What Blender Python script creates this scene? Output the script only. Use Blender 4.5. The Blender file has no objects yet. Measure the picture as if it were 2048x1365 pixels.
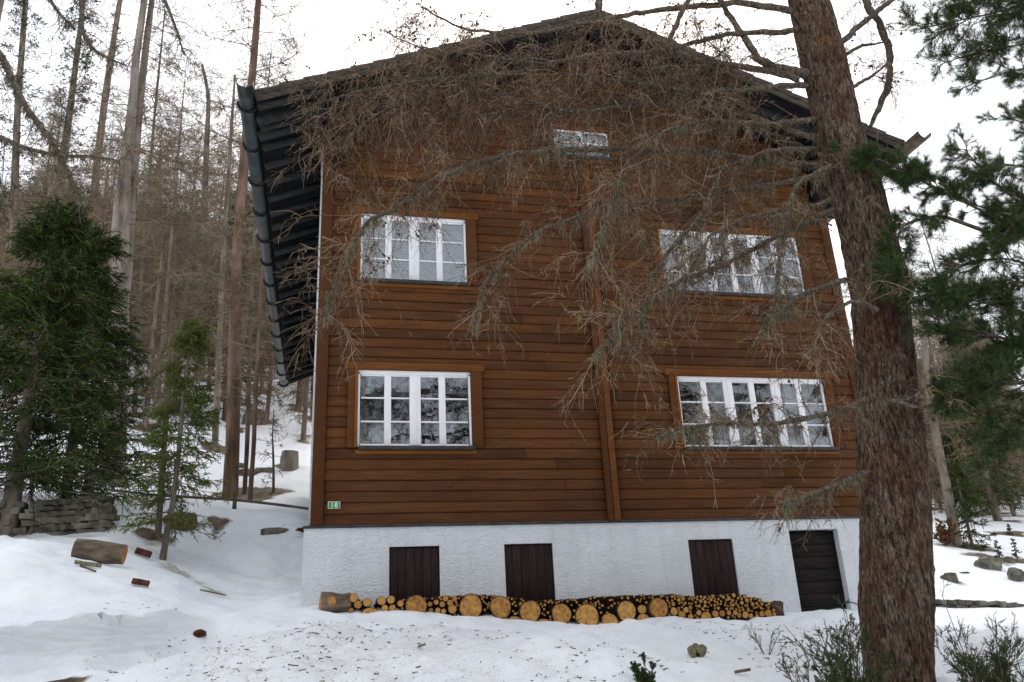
import bpy, math, random
import numpy as np
from mathutils import Matrix, Vector

SC = bpy.context.scene
COL = SC.collection
RNG = np.random.default_rng(7)
random.seed(7)

# ------------------------------------------------------------------ camera
FPX = 1640.7
CAM = np.array([0.18856, -13.0, -1.78557])
RX = np.array([0.97546196, -0.21493473, -0.04771814])
RU = np.array([-0.03044003, -0.34631352, 0.93762485])
RF = np.array([0.21805358, 0.91316483, 0.34435829])
cd = bpy.data.cameras.new('camera'); cam = bpy.data.objects.new('camera', cd); COL.objects.link(cam)
cd.sensor_width = 36.0; cd.lens = FPX * 36 / 2048; cd.clip_start = 0.05; cd.clip_end = 5000
cam.matrix_world = Matrix(((RX[0], RU[0], -RF[0], CAM[0]), (RX[1], RU[1], -RF[1], CAM[1]),
                           (RX[2], RU[2], -RF[2], CAM[2]), (0, 0, 0, 1)))
SC.camera = cam


def ray(px, py):
    return RF + RX * (px - 1024) / FPX - RU * (py - 682.5) / FPX


def bp(px, py, Y):
    """world point seen at photo position px,py on the plane at depth Y"""
    d = ray(px, py)
    return CAM + d * (Y - CAM[1]) / d[1]


# ------------------------------------------------------------------ bookkeeping
def tag(o, label, cat=None, group=None, kind=None):
    if label: o['label'] = label
    if cat: o['category'] = cat
    if group: o['group'] = group
    if kind: o['kind'] = kind
    return o


def empty(name, loc=(0, 0, 0), label=None, cat=None, group=None):
    o = bpy.data.objects.new(name, None); COL.objects.link(o)
    o.location = Vector([float(v) for v in loc]); o.empty_display_size = .2
    return tag(o, label, cat, group)


def mesh_obj(name, V, F, mat, parent=None, smooth=False, tone=None, mats=None, mi=None):
    """V (n,3) array, F (m,k) int array or a list of such arrays (mixed sizes)"""
    V = np.asarray(V, dtype=np.float32)
    if not isinstance(F, list): F = [F]
    F = [np.asarray(f, dtype=np.int32) for f in F if len(f)]
    me = bpy.data.meshes.new(name)
    me.vertices.add(len(V)); me.vertices.foreach_set('co', V.ravel())
    nl = sum(f.size for f in F); npoly = sum(len(f) for f in F)
    me.loops.add(nl); me.loops.foreach_set('vertex_index', np.concatenate([f.ravel() for f in F]))
    me.polygons.add(npoly)
    tot = np.concatenate([np.full(len(f), f.shape[1], dtype=np.int32) for f in F])
    me.polygons.foreach_set('loop_start', np.concatenate([[0], np.cumsum(tot)[:-1]]).astype(np.int32))
    me.polygons.foreach_set('loop_total', tot)
    if smooth: me.polygons.foreach_set('use_smooth', np.ones(npoly, dtype=bool))
    if mats:
        for m in mats: me.materials.append(m)
        me.polygons.foreach_set('material_index', np.asarray(mi, dtype=np.int32))
    elif mat: me.materials.append(mat)
    me.update(calc_edges=True)
    if tone is not None:
        a = me.attributes.new('tone', 'FLOAT', 'POINT'); a.data.foreach_set('value', np.asarray(tone, dtype=np.float32))
    o = bpy.data.objects.new(name, me); COL.objects.link(o)
    if parent is not None:
        o.parent = parent
        if parent.type == 'EMPTY' or True:
            o.matrix_parent_inverse = Matrix.Identity(4)
            L = wloc(parent)
            if L.length > 0: me.transform(Matrix.Translation(-L))
    return o


def wloc(p):
    v = Vector((0, 0, 0))
    while p is not None:
        v = v + p.location; p = p.parent
    return v


class MB:
    """collects simple solids given in world coordinates, built as one mesh"""
    def __init__(s): s.V = []; s.Q = []; s.T = []; s.n = 0; s.tone = []

    def add(s, V, Q=(), T=(), tone=0.):
        V = np.asarray(V, float)
        s.V.append(V); s.tone += [tone] * len(V)
        if len(Q): s.Q.append(np.asarray(Q) + s.n)
        if len(T): s.T.append(np.asarray(T) + s.n)
        s.n += len(V)

    def box(s, x0, x1, y0, y1, z0, z1, tone=0.):
        V = [(x, y, z) for x in (x0, x1) for y in (y0, y1) for z in (z0, z1)]
        s.add(V, [(0, 1, 3, 2), (4, 6, 7, 5), (0, 4, 5, 1), (2, 3, 7, 6), (0, 2, 6, 4), (1, 5, 7, 3)], tone=tone)

    def bev(s, x0, x1, y0, y1, z0, z1, b=.006, tone=0.):
        """box whose front (-y) face edges are bevelled"""
        V = [(x0, y1, z0), (x1, y1, z0), (x1, y1, z1), (x0, y1, z1),
             (x0, y0 + b, z0), (x1, y0 + b, z0), (x1, y0 + b, z1), (x0, y0 + b, z1),
             (x0 + b, y0, z0 + b), (x1 - b, y0, z0 + b), (x1 - b, y0, z1 - b), (x0 + b, y0, z1 - b)]
        Q = [(3, 2, 1, 0)]
        for a in (0, 4):
            for i in range(4):
                j = (i + 1) % 4
                Q.append((a + i, a + j, a + 4 + j, a + 4 + i))
        Q.append((8, 9, 10, 11))
        s.add(V, Q, tone=tone)

    def prism(s, A, B, w, h, tone=0.):
        """beam of section w x h from A to B (top-centre line given)"""
        A = np.array(A, float); B = np.array(B, float); t = (B - A) / np.linalg.norm(B - A)
        n = np.cross(t, (0, 0, 1.)); n /= np.linalg.norm(n); u = np.cross(n, t)
        V = []
        for p in (A, B):
            V += [p - n * w / 2, p + n * w / 2, p + n * w / 2 - u * h, p - n * w / 2 - u * h]
        s.add(V, [(0, 1, 2, 3), (7, 6, 5, 4), (0, 4, 5, 1), (1, 5, 6, 2), (2, 6, 7, 3), (3, 7, 4, 0)], tone=tone)

    def build(s, name, mat, parent=None, smooth=False):
        return mesh_obj(name, np.concatenate(s.V), [f for f in ([np.concatenate(s.Q)] if s.Q else []) + ([np.concatenate(s.T)] if s.T else [])],
                        mat, parent, smooth, tone=s.tone)


def tubes(P, R, sides=3, cap=False, tone=None):
    """P (N,K,3), R (N,K) -> verts, quads"""
    P = np.asarray(P, float); N, K, _ = P.shape
    T = np.gradient(P, axis=1); T /= np.linalg.norm(T, axis=2, keepdims=True) + 1e-9
    ref = np.zeros_like(T); ref[..., 2] = 1.0
    par = np.abs(T[..., 2]) > .9
    m = par.mean(axis=1) > .3
    ref[m] = (1, 0, 0)
    n1 = np.cross(T, ref); n1 /= np.linalg.norm(n1, axis=2, keepdims=True) + 1e-9
    n2 = np.cross(T, n1)
    a = np.arange(sides) * 2 * np.pi / sides
    V = P[:, :, None, :] + np.asarray(R)[:, :, None, None] * (np.cos(a)[None, None, :, None] * n1[:, :, None, :] + np.sin(a)[None, None, :, None] * n2[:, :, None, :])
    V = V.reshape(-1, 3)
    i = np.arange(N)[:, None, None] * K * sides; k = np.arange(K - 1)[None, :, None] * sides; j = np.arange(sides)[None, None, :]
    a0 = i + k + j; a1 = i + k + (j + 1) % sides
    Q = np.stack([a0, a1, a1 + sides, a0 + sides], axis=-1).reshape(-1, 4)
    t = None if tone is None else np.repeat(np.asarray(tone), K * sides)
    return V, Q, t


def resample(pts, n):
    pts = np.asarray(pts, float); d = np.r_[0, np.cumsum(np.linalg.norm(np.diff(pts[:, :3], axis=0), axis=1))]
    t = np.linspace(0, d[-1], n)
    # catmull-ish smoothing by interpolating a smoothed copy
    out = np.stack([np.interp(t, d, pts[:, c]) for c in range(pts.shape[1])], axis=1)
    for _ in range(max(1, n // len(pts) // 2)):
        o2 = out.copy(); o2[1:-1] = (out[:-2] + 2 * out[1:-1] + out[2:]) / 4; out = o2
    return out


def unit(v): return v / (np.linalg.norm(v, axis=-1, keepdims=True) + 1e-9)


def shoots(P, n, t0, t1, L, K, ang=1.0, droop=0., up=0., wig=.08, flat=0., taper=.5, rng=RNG, bias=None):
    """side shoots on parent strands. P (N,K0,3). returns (N*n,K,3) and the parent parameter"""
    N, K0, _ = P.shape
    t = rng.uniform(t0, t1, (N, n)) * (K0 - 1)
    i = np.minimum(t.astype(int), K0 - 2); f = (t - i)[..., None]
    idx = np.arange(N)[:, None]
    o = P[idx, i] * (1 - f) + P[idx, i + 1] * f
    tan = unit(P[idx, i + 1] - P[idx, i])
    rnd = rng.normal(size=tan.shape)
    rnd[..., 2] *= (1 - flat)
    perp = unit(rnd - tan * np.sum(rnd * tan, axis=-1, keepdims=True))
    A = (ang * rng.uniform(.7, 1.25, (N, n)))[..., None]
    d = tan * np.cos(A) + perp * np.sin(A)
    d[..., 2] += up
    if bias is not None: d = d + np.asarray(bias)
    d = unit(d)
    ln = (L * rng.uniform(.45, 1.25, (N, n)) * (1 - taper * t / (K0 - 1)))[..., None, None]
    s = np.linspace(0, 1, K)[None, None, :, None]
    Q = o[:, :, None, :] + d[:, :, None, :] * s * ln
    Q[..., 2] -= (droop * ln * s * s)[..., 0]
    w = rng.normal(size=(N, n, 1, 3)) * wig * ln
    w2 = rng.normal(size=(N, n, 1, 3)) * wig * .6 * ln
    Q = Q + w * (s * s) + w2 * np.sin(s * 5.0)*s
    return Q.reshape(N * n, K, 3), (t / (K0 - 1)).reshape(-1), ln.reshape(-1)


def taper(N, K, r0, r1, scale=None):
    r = np.linspace(r0, r1, K)[None, :] * np.ones((N, 1))
    if scale is not None: r = r * scale[:, None]
    return r


def needles(P, n, ln, w, ang=.9, rng=RNG, tip=0.0, t0=0.05):
    """thin triangles standing out of the strands"""
    N, K, _ = P.shape
    t = rng.uniform(t0, 1, (N, n)) * (K - 1)
    if tip > 0: t = np.where(rng.random((N, n)) < tip, K - 1 - rng.uniform(0, .35, (N, n)), t)
    i = np.minimum(t.astype(int), K - 2); f = (t - i)[..., None]; idx = np.arange(N)[:, None]
    o = P[idx, i] * (1 - f) + P[idx, i + 1] * f
    tan = unit(P[idx, i + 1] - P[idx, i])
    rnd = rng.normal(size=tan.shape); perp = unit(rnd - tan * np.sum(rnd * tan, axis=-1, keepdims=True))
    A = (ang * rng.uniform(.5, 1.3, (N, n)))[..., None]
    d = unit(tan * np.cos(A) + perp * np.sin(A))
    side = unit(np.cross(d, rng.normal(size=d.shape))) * w / 2
    e = o + d * (ln * rng.uniform(.6, 1.15, (N, n)))[..., None]
    V = np.stack([o - side, o + side, e], axis=2).reshape(-1, 3)
    return V, np.arange(len(V)).reshape(-1, 3)


# value noise (numpy)
def vnoise(x, y, seed=0):
    xi = np.floor(x).astype(np.int64); yi = np.floor(y).astype(np.int64); fx = x - xi; fy = y - yi
    fx = fx * fx * (3 - 2 * fx); fy = fy * fy * (3 - 2 * fy)

    def h(a, b):
        n = (a * 374761393 + b * 668265263 + seed * 1442695041) & 0x7fffffff
        n = ((n ^ (n >> 13)) * 1274126177) & 0x7fffffff
        return ((n ^ (n >> 16)) & 0xffff) / 65535.0 * 2 - 1
    return (h(xi, yi) * (1 - fx) + h(xi + 1, yi) * fx) * (1 - fy) + (h(xi, yi + 1) * (1 - fx) + h(xi + 1, yi + 1) * fx) * fy


def sstep(a, b, x):
    t = np.clip((x - a) / (b - a), 0, 1); return t * t * (3 - 2 * t)


# ------------------------------------------------------------------ materials
def mat(name):
    m = bpy.data.materials.new(name); m.use_nodes = True; nt = m.node_tree; nt.nodes.clear()
    out = nt.nodes.new('ShaderNodeOutputMaterial'); b = nt.nodes.new('ShaderNodeBsdfPrincipled')
    nt.links.new(b.outputs[0], out.inputs[0])
    return m, nt, b, out


def N(nt, t, **kw):
    n = nt.nodes.new(t)
    for k, v in kw.items():
        if k in n.inputs: n.inputs[k].default_value = v
        else: setattr(n, k, v)
    return n


def ramp(nt, fac, stops):
    r = nt.nodes.new('ShaderNodeValToRGB'); nt.links.new(fac, r.inputs[0])
    e = r.color_ramp.elements
    while len(e) > len(stops): e.remove(e[-1])
    while len(e) < len(stops): e.new(.5)
    for el, (p, c) in zip(e, stops): el.position = p; el.color = (*c, 1) if len(c) == 3 else c
    return r.outputs[0]


def coords(nt, scale=(1, 1, 1), kind='Object'):
    tc = nt.nodes.new('ShaderNodeTexCoord'); mp = nt.nodes.new('ShaderNodeMapping'); mp.inputs['Scale'].default_value = scale
    nt.links.new(tc.outputs[kind], mp.inputs[0]); return mp.outputs[0]


def noise(nt, vec, scale, detail=4, rough=.55, dist=0.):
    n = N(nt, 'ShaderNodeTexNoise', Scale=scale, Detail=detail, Roughness=rough, Distortion=dist)
    nt.links.new(vec, n.inputs['Vector']); return n.outputs[0]


def bump(nt, b, h, strength, dist):
    n = N(nt, 'ShaderNodeBump', Strength=strength, Distance=dist); nt.links.new(h, n.inputs['Height'])
    nt.links.new(n.outputs[0], b.inputs['Normal']); return n


def math_(nt, op, a, b=None, clamp=False):
    n = nt.nodes.new('ShaderNodeMath'); n.operation = op; n.use_clamp = clamp
    for i, v in enumerate((a, b)):
        if v is None: continue
        if isinstance(v, (int, float)): n.inputs[i].default_value = v
        else: nt.links.new(v, n.inputs[i])
    return n.outputs[0]


def mixc(nt, f, a, b, blend='MIX'):
    n = nt.nodes.new('ShaderNodeMix'); n.data_type = 'RGBA'; n.blend_type = blend
    for s, v in ((n.inputs[0], f), (n.inputs[6], a), (n.inputs[7], b)):
        if isinstance(v, (int, float)): s.default_value = v
        elif isinstance(v, tuple): s.default_value = (*v, 1)
        else: nt.links.new(v, s)
    return n.outputs[2]


def attr(nt, name='tone'):
    n = nt.nodes.new('ShaderNodeAttribute'); n.attribute_name = name; return n.outputs['Fac']


def simple(name, stops, scale=8, rough=.8, vec=(1, 1, 1), bmp=0., bscale=30, bd=.01, use_tone=0., detail=5, spec=.1, kind='Object'):
    m, nt, b, o = mat(name)
    v = coords(nt, vec, kind); f = noise(nt, v, scale, detail)
    if use_tone: f = math_(nt, 'ADD', f, math_(nt, 'MULTIPLY', attr(nt), use_tone))
    c = ramp(nt, f, stops); nt.links.new(c, b.inputs['Base Color'])
    b.inputs['Roughness'].default_value = rough; b.inputs['Specular IOR Level'].default_value = spec
    if bmp: bump(nt, b, noise(nt, v, bscale, 5), bmp, bd)
    return m


def leafmat(name, stops, scale, trans=.25, use_tone=.6):
    m, nt, b, o = mat(name)
    v = coords(nt, (1, 1, 1)); f = noise(nt, v, scale, 3)
    if use_tone: f = math_(nt, 'ADD', math_(nt, 'MULTIPLY', f, .7), math_(nt, 'MULTIPLY', attr(nt), use_tone))
    c = ramp(nt, f, stops); nt.links.new(c, b.inputs['Base Color']); b.inputs['Roughness'].default_value = .6
    b.inputs['Specular IOR Level'].default_value = .08
    return m


M = {}
M['twig'] = simple('twig_bark', [(.2, (.04, .024, .015)), (.5, (.135, .084, .050)), (.64, (.23, .15, .095)), (.88, (.46, .34, .23))], 2.5, .8, use_tone=.42)
M['twig_far'] = simple('far_twig_bark', [(.3, (.10, .074, .049)), (.55, (.21, .157, .104)), (.8, (.36, .29, .205))], .6, .9, use_tone=.3)
M['lichen'] = simple('lichen', [(.3, (.08, .068, .042)), (.55, (.19, .168, .105)), (.8, (.36, .34, .23))], 25, .9, use_tone=.2)
M['cone'] = simple('larch_cone', [(.3, (.03, .022, .017)), (.7, (.12, .085, .06))], 60, .8)
M['far_trunk'] = simple('far_trunk_bark', [(.3, (.055, .042, .034)), (.5, (.15, .118, .095)), (.75, (.30, .25, .20))], 3.5, .9, (1, 1, .25), .6, 12, .03)
M['red_trunk'] = simple('reddish_trunk_bark', [(.3, (.06, .036, .026)), (.5, (.15, .092, .066)), (.75, (.30, .2, .15))], 3.5, .9, (1, 1, .22), .7, 12, .03)
M['grey_trunk'] = simple('grey_trunk_bark', [(.3, (.08, .068, .055)), (.5, (.2, .165, .135)), (.75, (.36, .31, .26))], 4, .9, (1, 1, .2), .7, 14, .03)
M['spruce'] = leafmat('spruce_needles', [(.25, (.024, .042, .008)), (.5, (.068, .10, .022)), (.8, (.15, .175, .05))], 3.)
M['spruce_dark'] = leafmat('dark_spruce_needles', [(.25, (.02, .036, .008)), (.5, (.06, .09, .02)), (.8, (.14, .165, .045))], 2.)
M['young'] = leafmat('young_spruce_needles', [(.25, (.07, .09, .018)), (.5, (.15, .17, .04)), (.8, (.26, .27, .09))], 3.)
M['pine'] = leafmat('pine_needles', [(.25, (.02, .042, .014)), (.5, (.07, .11, .035)), (.8, (.19, .23, .09))], 6.)
M['pine_far'] = leafmat('far_pine_needles', [(.25, (.03, .04, .015)), (.5, (.075, .085, .035)), (.8, (.15, .15, .07))], 1.5)
M['juniper'] = leafmat('juniper_needles', [(.25, (.018, .034, .008)), (.5, (.055, .085, .024)), (.8, (.13, .17, .06))], 8.)
M['drybush'] = leafmat('dry_leaves', [(.25, (.09, .045, .02)), (.6, (.25, .13, .06)), (.8, (.4, .25, .14))], 5.)


# foreground larch bark: deep vertical furrows with reddish and grey plates
def bark_mat():
    m, nt, b, o = mat('larch_bark')
    v = coords(nt, (1, 1, .26)); v2 = coords(nt, (1, 1, .5)); v3 = coords(nt, (1, 1, .3))
    f1 = noise(nt, v, 26, 9, .72, .9); ff = noise(nt, v3, 70, 6, .7, .5)
    vo = N(nt, 'ShaderNodeTexVoronoi', Scale=30.0); vo.feature = 'DISTANCE_TO_EDGE'
    mp = nt.nodes.new('ShaderNodeVectorMath'); mp.operation = 'ADD'
    nn = N(nt, 'ShaderNodeTexNoise', Scale=14.0, Detail=3.0); nt.links.new(v, nn.inputs['Vector'])
    sc = nt.nodes.new('ShaderNodeVectorMath'); sc.operation = 'SCALE'; sc.inputs['Scale'].default_value = .16
    nt.links.new(nn.outputs['Color'], sc.inputs[0]); nt.links.new(v, mp.inputs[0]); nt.links.new(sc.outputs[0], mp.inputs[1])
    nt.links.new(mp.outputs[0], vo.inputs['Vector'])
    c1 = ramp(nt, f1, [(.38, (.024, .015, .010)), (.48, (.145, .098, .066)), (.60, (.30, .225, .165)), (.8, (.52, .43, .34))])
    f2 = noise(nt, v2, 3.2, 3)
    red = ramp(nt, f2, [(.44, (0, 0, 0)), (.66, (.85, .85, .85))])
    c2 = mixc(nt, red, c1, mixc(nt, .75, c1, (.6, .28, .15), 'MULTIPLY'))
    c2 = mixc(nt, math_(nt, 'MULTIPLY', red, .25), c2, (.20, .09, .045))
    crack = ramp(nt, vo.outputs['Distance'], [(.0, (.35, .28, .25)), (.09, (1, 1, 1))])
    c3 = mixc(nt, .55, c2, crack, 'MULTIPLY'); c3 = mixc(nt, .8, c3, ramp(nt, ff, [(.35, (.42, .38, .36)), (.55, (1, 1, 1)), (.75, (1.25, 1.2, 1.15))]), 'MULTIPLY')
    nt.links.new(c3, b.inputs['Base Color']); b.inputs['Roughness'].default_value = .92
    b.inputs['Specular IOR Level'].default_value = .15
    h = math_(nt, 'ADD', math_(nt, 'MULTIPLY', f1, 1.1), math_(nt, 'MINIMUM', math_(nt, 'MULTIPLY', vo.outputs['Distance'], 4), .35)); h = math_(nt, 'ADD', h, math_(nt, 'MULTIPLY', ff, .3))
    bump(nt, b, h, 1.0, .045)
    return m


M['bark'] = bark_mat()
M['branch'] = simple('branch_bark', [(.3, (.035, .028, .022)), (.5, (.11, .088, .068)), (.75, (.25, .21, .165))], 30, .9, (1, 1, 1), .9, 60, .012)


def wood_mat(name, dark, mid, light, sx=.6, contrast=1., spec=.1, rough=.65):
    m, nt, b, o = mat(name)
    v = coords(nt, (sx, 6, 16)); f = noise(nt, v, 3.0, 7, .65, .5)
    vb = coords(nt, (.4, 1, .7)); g = noise(nt, vb, 1.1, 3)
    vs = coords(nt, (.9, 5, 5)); s = noise(nt, vs, 2.2, 5, .6, .3)
    t = attr(nt)
    f2 = math_(nt, 'ADD', math_(nt, 'MULTIPLY', f, .55), math_(nt, 'MULTIPLY', t, .30))
    f2 = math_(nt, 'ADD', f2, math_(nt, 'MULTIPLY', g, .15))
    c = ramp(nt, f2, [(.28, dark), (.5, mid), (.72, light)])
    knot = N(nt, 'ShaderNodeTexVoronoi', Scale=1.6); kv = coords(nt, (1, 1, 3.4)); nt.links.new(kv, knot.inputs['Vector'])
    kr = ramp(nt, knot.outputs['Distance'], [(.0, (.25, .2, .2)), (.05, (.45, .4, .4)), (.075, (1, 1, 1))])
    c = mixc(nt, .8, c, kr, 'MULTIPLY')
    st = ramp(nt, s, [(.35, (.62, .6, .62)), (.6, (1, 1, 1))])
    c = mixc(nt, .5, c, st, 'MULTIPLY')
    nt.links.new(c, b.inputs['Base Color']); b.inputs['Roughness'].default_value = rough
    b.inputs['Specular IOR Level'].default_value = spec
    bump(nt, b, f, .35, .006)
    return m


M['siding'] = wood_mat('stained_siding', (.070, .027, .011), (.150, .056, .0155), (.275, .107, .024))
M['trim'] = wood_mat('stained_trim', (.08, .03, .011), (.165, .06, .017), (.27, .105, .027), sx=5)
M['trim_h'] = wood_mat('stained_trim_horizontal', (.10, .036, .011), (.20, .074, .017), (.31, .12, .027))
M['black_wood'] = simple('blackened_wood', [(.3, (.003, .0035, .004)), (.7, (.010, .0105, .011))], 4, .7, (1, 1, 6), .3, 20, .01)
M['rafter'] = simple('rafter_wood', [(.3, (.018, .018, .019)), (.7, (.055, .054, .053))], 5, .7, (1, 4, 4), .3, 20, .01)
M['fascia'] = simple('fascia_wood', [(.3, (.04, .034, .028)), (.7, (.12, .098, .078))], 4, .8, (1, 1, 6), .3, 20, .01)
M['roof'] = simple('roof_slates', [(.3, (.05, .045, .04)), (.7, (.14, .125, .11))], 6, .9, (1, 1, 1), .6, 20, .02)
M['gutter'] = simple('dark_gutter', [(.3, (.018, .022, .022)), (.7, (.055, .065, .064))], 5, .38, (1, 1, 1), .25, 25, .01, spec=.5)
M['gutter_strap'] = simple('gutter_strap', [(.3, (.010, .012, .012)), (.7, (.03, .032, .032))], 20, .6)
M['gutter_brown'] = simple('wooden_gutter', [(.3, (.08, .058, .045)), (.7, (.22, .165, .13))], 5, .7, (1, 1, 5), .3, 25, .01)
M['shutter'] = simple('dark_planks', [(.3, (.014, .008, .008)), (.7, (.04, .022, .020))], 5, .6, (7, 1, .6), .4, 10, .01, use_tone=.15)
M['doorwood'] = simple('black_door_planks', [(.3, (.006, .005, .005)), (.7, (.02, .016, .015))], 5, .6, (1, 1, 5), .3, 10, .01)
M['white'] = simple('white_paint', [(.3, (.78, .77, .78)), (.7, (.86, .85, .86))], 6, .5, (1, 1, 1), .08, 50, .003)
M['sill'] = simple('dark_sill', [(.3, (.03, .03, .032)), (.7, (.07, .07, .072))], 6, .5)
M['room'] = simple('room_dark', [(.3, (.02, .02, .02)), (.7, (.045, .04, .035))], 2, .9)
M['lace'] = simple('lace_curtain', [(.42, (.05, .05, .05)), (.53, (.26, .25, .24)), (.64, (.62, .60, .58))], 34, .9, (1, 1, 1), .3, 30, .01)
M['beige'] = simple('beige_curtain', [(.3, (.22, .19, .16)), (.7, (.36, .32, .27))], 3, .9, (12, 1, .5))
M['sign_green'] = simple('sign_green', [(.3, (.0, .16, .03)), (.7, (.01, .24, .05))], 20, .4, spec=.5)
M['sign_white'] = simple('sign_white', [(.3, (.55, .62, .5)), (.7, (.7, .76, .66))], 20, .4, spec=.5)
M['metal'] = simple('metal', [(.3, (.1, .1, .1)), (.7, (.2, .2, .2))], 20, .4)


def stucco():
    m, nt, b, o = mat('rough_plaster')
    v = coords(nt, (1, 1, 1.5)); f = noise(nt, v, 12, 6, .62, 1.6); g = noise(nt, v, 1.2, 3); h2 = noise(nt, v, 38, 4, .6, 1.0)
    c = ramp(nt, g, [(.3, (.74, .76, .78)), (.7, (.82, .84, .86))])
    # damp grime low down and runs under the ledge, a property of the wall
    v2 = coords(nt, (3.5, 1, .35)); s = noise(nt, v2, 1.6, 4)
    c = mixc(nt, .3, c, ramp(nt, s, [(.3, (.72, .72, .71)), (.55, (1, 1, 1))]), 'MULTIPLY')
    nt.links.new(c, b.inputs['Base Color']); b.inputs['Roughness'].default_value = .9
    hh = math_(nt, 'ADD', f, math_(nt, 'MULTIPLY', h2, .4))
    bump(nt, b, hh, 1.0, .05)
    return m


M['stucco'] = stucco()


def glass():
    m, nt, b, o = mat('window_glass')
    nt.nodes.remove(b)
    tr = N(nt, 'ShaderNodeBsdfTransparent'); tr.inputs[0].default_value = (.82, .88, .88, 1)
    gl = N(nt, 'ShaderNodeBsdfGlossy'); gl.inputs['Roughness'].default_value = .01; gl.inputs[0].default_value = (.9, .96, 1, 1)
    fr = N(nt, 'ShaderNodeFresnel', IOR=1.9); f = math_(nt, 'ADD', math_(nt, 'MULTIPLY', fr.outputs[0], 1.2), .09, True)
    v = coords(nt, (1, 1, 1)); n = noise(nt, v, 5, 3); bm = N(nt, 'ShaderNodeBump', Strength=.1, Distance=.01); nt.links.new(n, bm.inputs['Height'])
    nt.links.new(bm.outputs[0], gl.inputs['Normal'])
    mx = nt.nodes.new('ShaderNodeMixShader'); nt.links.new(f, mx.inputs[0]); nt.links.new(tr.outputs[0], mx.inputs[1]); nt.links.new(gl.outputs[0], mx.inputs[2])
    nt.links.new(mx.outputs[0], o.inputs[0]); return m


M['glass'] = glass()


def cut_mat():
    """sawn log end: rings round the local centre, generated coordinates in the local frame"""
    m, nt, b, o = mat('sawn_wood')
    tc = nt.nodes.new('ShaderNodeTexCoord'); oi = nt.nodes.new('ShaderNodeObjectInfo')
    ln = nt.nodes.new('ShaderNodeVectorMath'); ln.operation = 'MULTIPLY'; ln.inputs[1].default_value = (1, 0, 1)
    nt.links.new(tc.outputs['Object'], ln.inputs[0])
    nz = N(nt, 'ShaderNodeTexNoise', Scale=2.5, Detail=4.0); nt.links.new(ln.outputs[0], nz.inputs['Vector'])
    le = nt.nodes.new('ShaderNodeVectorMath'); le.operation = 'LENGTH'; nt.links.new(ln.outputs[0], le.inputs[0])
    r = math_(nt, 'ADD', math_(nt, 'MULTIPLY', le.outputs['Value'], 1.0), math_(nt, 'MULTIPLY', nz.outputs[0], .25))
    rings = math_(nt, 'SINE', math_(nt, 'MULTIPLY', r, 62.))
    f = math_(nt, 'ADD', math_(nt, 'MULTIPLY', rings, .06), math_(nt, 'MULTIPLY', oi.outputs['Random'], .25))
    f = math_(nt, 'ADD', f, math_(nt, 'MULTIPLY', nz.outputs[0], .8))
    at = nt.nodes.new('ShaderNodeSeparateXYZ'); nt.links.new(tc.outputs['Object'], at.inputs[0])
    an = math_(nt, 'ARCTAN2', at.outputs[0], at.outputs[2])
    cn = N(nt, 'ShaderNodeTexNoise', Scale=1.0, Detail=3.0); cb = nt.nodes.new('ShaderNodeCombineXYZ')
    nt.links.new(math_(nt, 'MULTIPLY', an, 3.2), cb.inputs[0]); nt.links.new(math_(nt, 'MULTIPLY', oi.outputs['Random'], 50), cb.inputs[1]); nt.links.new(math_(nt, 'MULTIPLY', le.outputs['Value'], .8), cb.inputs[2])
    nt.links.new(cb.outputs[0], cn.inputs['Vector'])
    c = ramp(nt, f, [(.25, (.19, .08, .02)), (.5, (.42, .20, .04)), (.8, (.58, .33, .09))])
    c = mixc(nt, .85, c, ramp(nt, cn.outputs[0], [(.30, (.35, .28, .22)), (.37, (.9, .9, .9)), (.5, (1, 1, 1))]), 'MULTIPLY')
    bl = ramp(nt, nz.outputs[0], [(.35, (.55, .5, .5)), (.5, (1, 1, 1)), (.7, (1.1, 1.05, .95))]); c = mixc(nt, .6, c, bl, 'MULTIPLY')
    edge = ramp(nt, le.outputs['Value'], [(.84, (1, 1, 1)), (.97, (.5, .38, .28))])
    c = mixc(nt, .8, c, edge, 'MULTIPLY')
    nt.links.new(c, b.inputs['Base Color']); b.inputs['Roughness'].default_value = .8
    return m


M['cut'] = cut_mat()
M['cut2'] = simple('orange_sawn_wood', [(.3, (.25, .09, .025)), (.55, (.42, .2, .07)), (.75, (.6, .36, .16))], 12, .8)
M['logbark'] = simple('log_bark', [(.3, (.03, .02, .014)), (.55, (.09, .06, .043)), (.8, (.2, .145, .11))], 9, .9, (1, .35, 1), .9, 22, .02)
M['logbark_x'] = simple('lying_log_bark', [(.3, (.05, .035, .025)), (.5, (.15, .11, .08)), (.75, (.27, .21, .16))], 9, .9, (.35, 1, 1), 1., 18, .03)
M['redbark'] = simple('wet_red_bark', [(.3, (.035, .012, .008)), (.6, (.13, .045, .028)), (.8, (.2, .09, .06))], 9, .7, (1, 1, 1), .8, 18, .02)
M['rock'] = simple('rock', [(.3, (.055, .05, .04)), (.5, (.13, .12, .095)), (.75, (.26, .24, .19))], 4, .9, (1, 1, 1), .9, 14, .04, use_tone=.35)
M['earth'] = simple('earth', [(.3, (.05, .032, .018)), (.6, (.14, .085, .05)), (.8, (.24, .17, .11))], 6, .95, (1, 1, 1), .8, 25, .03)
M['litter'] = simple('litter', [(.3, (.06, .04, .025)), (.6, (.2, .14, .09)), (.8, (.33, .25, .17))], 3, .9)
M['rail'] = simple('weathered_rail', [(.3, (.05, .04, .032)), (.7, (.16, .125, .10))], 6, .9, (.3, 1, 1), .6, 20, .02)


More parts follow.
